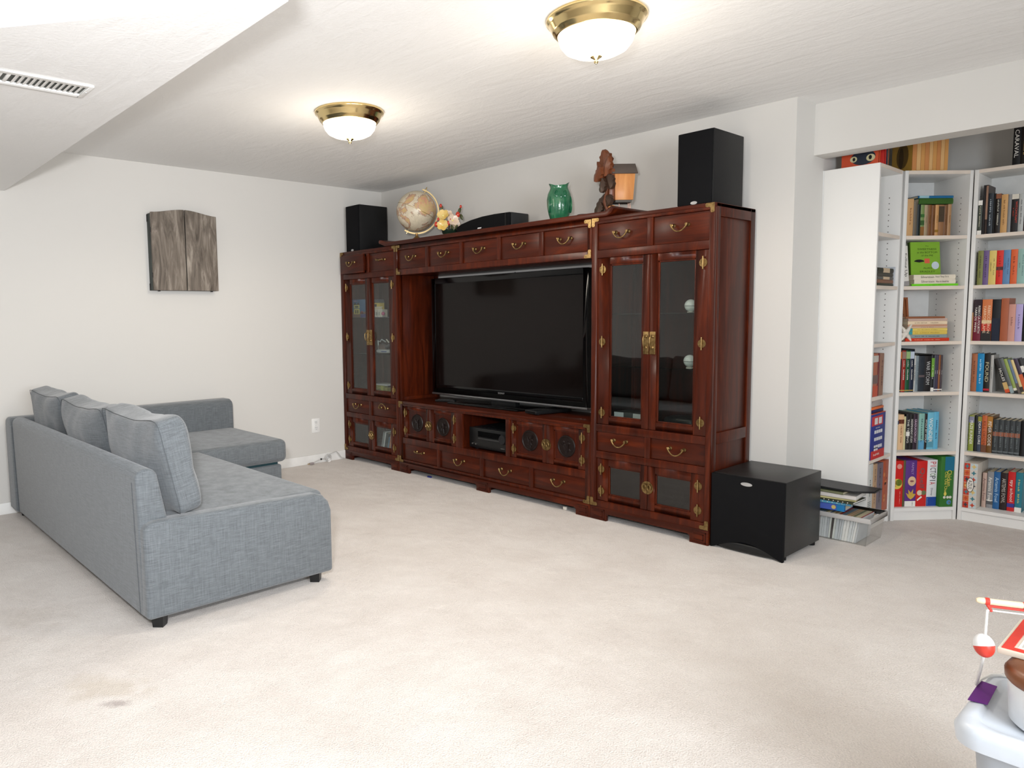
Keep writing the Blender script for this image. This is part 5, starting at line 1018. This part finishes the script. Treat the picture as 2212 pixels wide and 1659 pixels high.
MB().tube([(-.07, 0, .03), (-.075, 0, .11), (-.05, 0, .10), (-.03, 0, .12), (.02, 0, .10)], .005, 6).build('crane_arm', cmat((200, 206, 210)), t); MB().tube([(-.06, 0, .03), (-.02, 0, .08), (.03, 0, .06), (.07, 0, .075)], .012, 6).build('frame', cmat((90, 92, 98)), t); MB().tube([(.03, 0, .12), (.06, 0, .095)], .006, 6).build('antenna', cmat(W_), t); MB().rbox((-.02, .0, .055), (.045, .02, .025), p=3, k=8).build('cockpit', cmat((110, 96, 92)), t)
t = thing('toy_truck', 'yellow and grey toy truck on the lowest display level of the left cabinet', 'toy', (.455, -.36, G3), R_(3))
B(-.08, .08, -.03, .03, .02, .05).build('chassis', cmat((206, 206, 204)), t, bevel=.002); B(-.08, .02, -.032, .032, .05, .10).build('body', cmat((176, 176, 90)), t, bevel=.002); B(.03, .075, -.03, .03, .05, .085).build('cab', cmat((150, 146, 60)), t, bevel=.004)
for x in (-.055, 0, .055):
    for y in (-.034, .026): MB().cyl((x, y, .018), .018, .008, 14, 'y').build('wheel', cmat(K_), t)
for z in (.062, .075, .088): B(-.075, .0, -.0335, -.032, z, z + .004).build('stripe', cmat((60, 60, 40)), t)
o = B(-.09, .09, -.06, .06, 0, .012).build('disc_player', cmat((206, 208, 210), .25), bevel=.002, loc=(.455, -.34, G3 + .1005)); tag(o, 'flat silver disc player lying on the toy truck in the left cabinet', 'disc player')
o = MB().lathe([(0, 0), (.016, 0), (.02, .02), (.018, .06), (.01, .068), (0, .068)], 16, caps=False).build('candle_jar', cmat((214, 206, 150)), loc=(.325, -.38, G3)); tag(o, 'small cream jar beside the door stile inside the left cabinet', 'jar')
o = MB().lathe([(0, 0), (.012, 0), (.012, .012), (0, .012)], 12, caps=False).build('dice_cup', cmat(W_), loc=(.27, -.38, G2)); tag(o, 'tiny white cup on the lower glass shelf of the left cabinet', 'cup')
rr = random.Random(5); u = .44
for i, (w_, h_, c, ds) in enumerate(((.03, .20, (150, 156, 160), 'grey'), (.01, .205, (226, 228, 230), 'white'), (.04, .195, (60, 74, 76), 'dark teal'), (.02, .16, (90, 130, 160), 'pale blue'), (.022, .2, (196, 120, 70), 'orange'), (.03, .19, (90, 110, 130), 'slate'))):
    book((Vector((0, -.43, 0)), 0.), u, .1006, w_, h_ * .95, .17, .03, c, '%s magazine leaning behind the lower left glass door' % ds, tilt=14, group='magazines behind the lower glass door', name='magazine', cat='magazine'); u += w_ / math.cos(R_(14)) + .001
for (z, nm) in ((G1, 'upper'), (G2, 'lower')):
    t = thing('white_orb', 'round white ornament on the %s glass shelf of the right cabinet' % nm, 'ornament', (3.215, -.33, z))
    MB().lathe([(.0, 0), (.018, 0), (.02, .004), (.0, .005)], 20, caps=False).build('foot', cmat(W_), t); MB().sphere((0, 0, .038), .034, 24, 14).build('ball', mat('white_glass_ball', (226, 232, 232), .15, coat=.5), t); MB().tube([(.0345 * math.cos(q * math.pi / 12), .0345 * math.sin(q * math.pi / 12), .036) for q in range(24)], .0012, 5, True).build('band', cmat((90, 96, 96)), t)
t = thing('equipment_box', 'dark and white electronics box at the bottom of the right glass cabinet', 'electronics', (2.86, -.33, G3)); B(-.1, .1, -.05, .1, 0, .085).build('case', cmat((60, 64, 64)), t, bevel=.003); B(-.1, -.035, -.0515, -.05, .02, .083).build('white_panel', cmat((190, 196, 196)), t); B(.03, .1, -.0515, -.05, .02, .083).build('white_panel', cmat((190, 196, 196)), t)
t = thing('black_case', 'rounded black case at the bottom of the right glass cabinet', 'case', (3.17, -.31, G3)); MB().rbox((0, 0, .045), (.1, .07, .045), p=4, k=10).build('body', BLKP, t, ang=80); MB().tube([(.1006 * math.cos(q * math.pi / 16) , .0706 * math.sin(q * math.pi / 16), .046) for q in range(32)], .002, 5, True).build('zip', BLK, t)
# small bits beneath the wall unit
o = B(-.02, .02, -.008, .008, 0, .012).build('plastic_clip', cmat((40, 50, 120)), bevel=.003, loc=(1.12, -.44, .0)); tag(o, 'small blue plastic bit under the console front edge', 'clip')
o = B(-.012, .012, -.008, .008, 0, .02).build('wall_plug', cmat((226, 220, 206)), bevel=.003, loc=(2.43, -.43, .0)); tag(o, 'small white plastic piece under the console near the right foot', 'plug')
# ------------------------------------------------------------------ tote with craft things at the lower right
FROST = mat('frosted_tote', (206, 212, 220), .35, trans=.25, var=(8, (196, 202, 210), .5)); LIDM = mat('frosted_lid', (214, 220, 228), .3)
t = thing('storage_tote', 'translucent grey storage tote with lid at the lower right', 'storage tote', (5.2, -2.12, 0))
def rrect(hx, hy, r, n=6):
    P = []
    for (cx, cy, a0) in ((hx - r, hy - r, 0), (-hx + r, hy - r, 90), (-hx + r, -hy + r, 180), (hx - r, -hy + r, 270)):
        P += [(cx + r * math.cos(R_(a0 + 90 * i / n)), cy + r * math.sin(R_(a0 + 90 * i / n))) for i in range(n + 1)]
    return P
n_ = 28; mb = MB(); R0, R1 = rrect(.22, .125, .04), rrect(.25, .15, .045); vs = [(a, b, 0) for a, b in R0] + [(a, b, .345) for a, b in R1] + [(a * .985, b * .975, .345) for a, b in R1] + [(a * .985, b * .975, .004) for a, b in R0]
mb.add(vs, [tuple(range(n_)), tuple(range(3 * n_, 4 * n_))] + [(k * n_ + i, k * n_ + (i + 1) % n_, (k + 1) * n_ + (i + 1) % n_, (k + 1) * n_ + i) for k in range(3) for i in range(n_)]); mb.build('tub', FROST, t, ang=60)
mb = MB(); lv = [(.262, .162, .335), (.279, .176, .340), (.282, .178, .368), (.272, .170, .384), (.250, .150, .386), (.243, .143, .376)]
vs = [(a, b, z) for (hx, hy, z) in lv for a, b in rrect(hx, hy, .055)]; mb.add(vs, [tuple(range(n_)), tuple(range(5 * n_, 6 * n_))] + [(k * n_ + i, k * n_ + (i + 1) % n_, (k + 1) * n_ + (i + 1) % n_, (k + 1) * n_ + i) for k in range(5) for i in range(n_)]); mb.build('lid', LIDM, t, ang=60)
B(-.276, -.236, -.04, .04, .30, .334).build('handle', LIDM, t, bevel=.006)
mb = B(-.075, .06, -.152, -.144, .19, .28); mb.build('label', mat('tote_label', (226, 222, 214), .5), t)
o = MB().prism([(0, 0), (.034, .006), (.029, .115), (-.003, .12)], 'z', 0, .0015).build('purple_card', cmat((104, 36, 128)), loc=(4.9235, -2.172, .3868)); tag(o, 'purple card lying on the tote lid', 'card')
t = thing('round_tub', 'white round tub with a brown lid on the storage tote', 'tub', (5.08, -2.155, .3768)); MB().lathe([(0, 0), (.078, 0), (.088, .01), (.093, .094), (.09, .094), (0, .092)], 40, caps=False).build('tub', mat('white_tub', (236, 238, 240), .3), t, ang=50); MB().lathe([(0, .092), (.094, .092), (.098, .097), (.099, .11), (.092, .121), (.08, .128), (0, .128)], 40, caps=False).build('lid', mat('brown_lid', (126, 76, 46), .35), t, ang=50)
t = thing('fishing_sign', 'white and red painted wooden fishing ornament with a bobber on its pole', 'ornament', (4.967, -2.16, .5053))
B(0, .30, 0, .22, 0, .012).build('plaque', mat('cream_board', (230, 222, 204), .6), t, bevel=.002); mb = MB(); RED = mat('red_paint', (214, 62, 48), .6, bump=(60, .3))
for a in ((.006, .024, .006, .214), (.276, .294, .006, .214), (.024, .276, .006, .022), (.024, .276, .198, .214)): mb.box(a[0], a[1], a[2], a[3], .012, .0135)
mb.build('red_border', RED, t); B(.03, .27, .03, .19, .012, .0128).build('white_panel', mat('white_paint', (240, 240, 238), .6), t); B(.036, .26, .032, .06, .0128, .0136).build('grey_band', mat('grey_paint', (200, 198, 188), .6), t)
B(.14, .17, .06, .09, .0136, .104).build('post', mat('cream_board', (230, 222, 204), .6), t)
a, b = Vector((-.036, -.022, .112)), Vector((.20, .10, .108)); dv = (b - a).normalized()
MB().tube([a, a + dv * .004, a + dv * .01, b], [.004, .0062, .0066, .0066], 14).build('pole', mat('pale_dowel', (232, 214, 182), .6), t)
for q in (.019, .085):
    c = a + dv * q; MB().lathe([(.0072, -.004), (.0078, 0), (.0072, .004)], 14, (0, 0, 0), 'x').build('pole_ring', RED, t, loc=c, rot=(0, 0, math.atan2(dv.y, dv.x))); MB().tube([c - Vector((0, 0, .006)), c + dv * .006 - Vector((0, 0, .016)), c + dv * .009 - Vector((0, 0, .021))], .003, 7).build('line_guide', RED, t)
MB().tube([a + dv * .019 - Vector((0, 0, .010)), a + dv * .085 - Vector((0, 0, .010))], .0028, 8).build('red_cord', RED, t)
LN_ = mat('white_string', (240, 238, 234), .7); g = a + dv * .02 - Vector((0, 0, .019)); MB().tube([g, a + dv * .085 - Vector((0, 0, .019)), a + dv * .2 - Vector((0, 0, .018))], .0016, 7).build('fishing_line', LN_, t)
bc = Vector((4.9479, -2.1789, .521)) - Vector((4.967, -2.16, .5053)); MB().tube([g, bc + Vector((.001, .001, .02))], .0026, 7).build('fishing_line', LN_, t)
bo = MB(); rb_ = .0193; prof = [(rb_ * math.cos(R_(x)), rb_ * 1.28 * math.sin(R_(x))) for x in range(0, 91, 10)]; br = Vector((-.30, .22, 1)).to_track_quat('Z', 'Y').to_euler()
MB().lathe(prof, 28, caps=False).build('bobber_top', mat('bobber_white', (240, 240, 240), .3), t, loc=bc, rot=br); MB().lathe([(a_, -b_) for a_, b_ in prof], 28, caps=False).build('bobber_bottom', mat('bobber_red', (214, 64, 50), .3), t, loc=bc, rot=br)
MB().tube([bc - Vector((0, 0, .022)), (-.031, .022, -.058), (-.046, .068, -.112), (-.046, .106, -.1145), (-.037, .153, -.1155), (-.023, .168, -.1155), (.03, .18, -.1155)], .0032, 7).build('fishing_line', LN_, t)
bpy.context.view_layer.update()
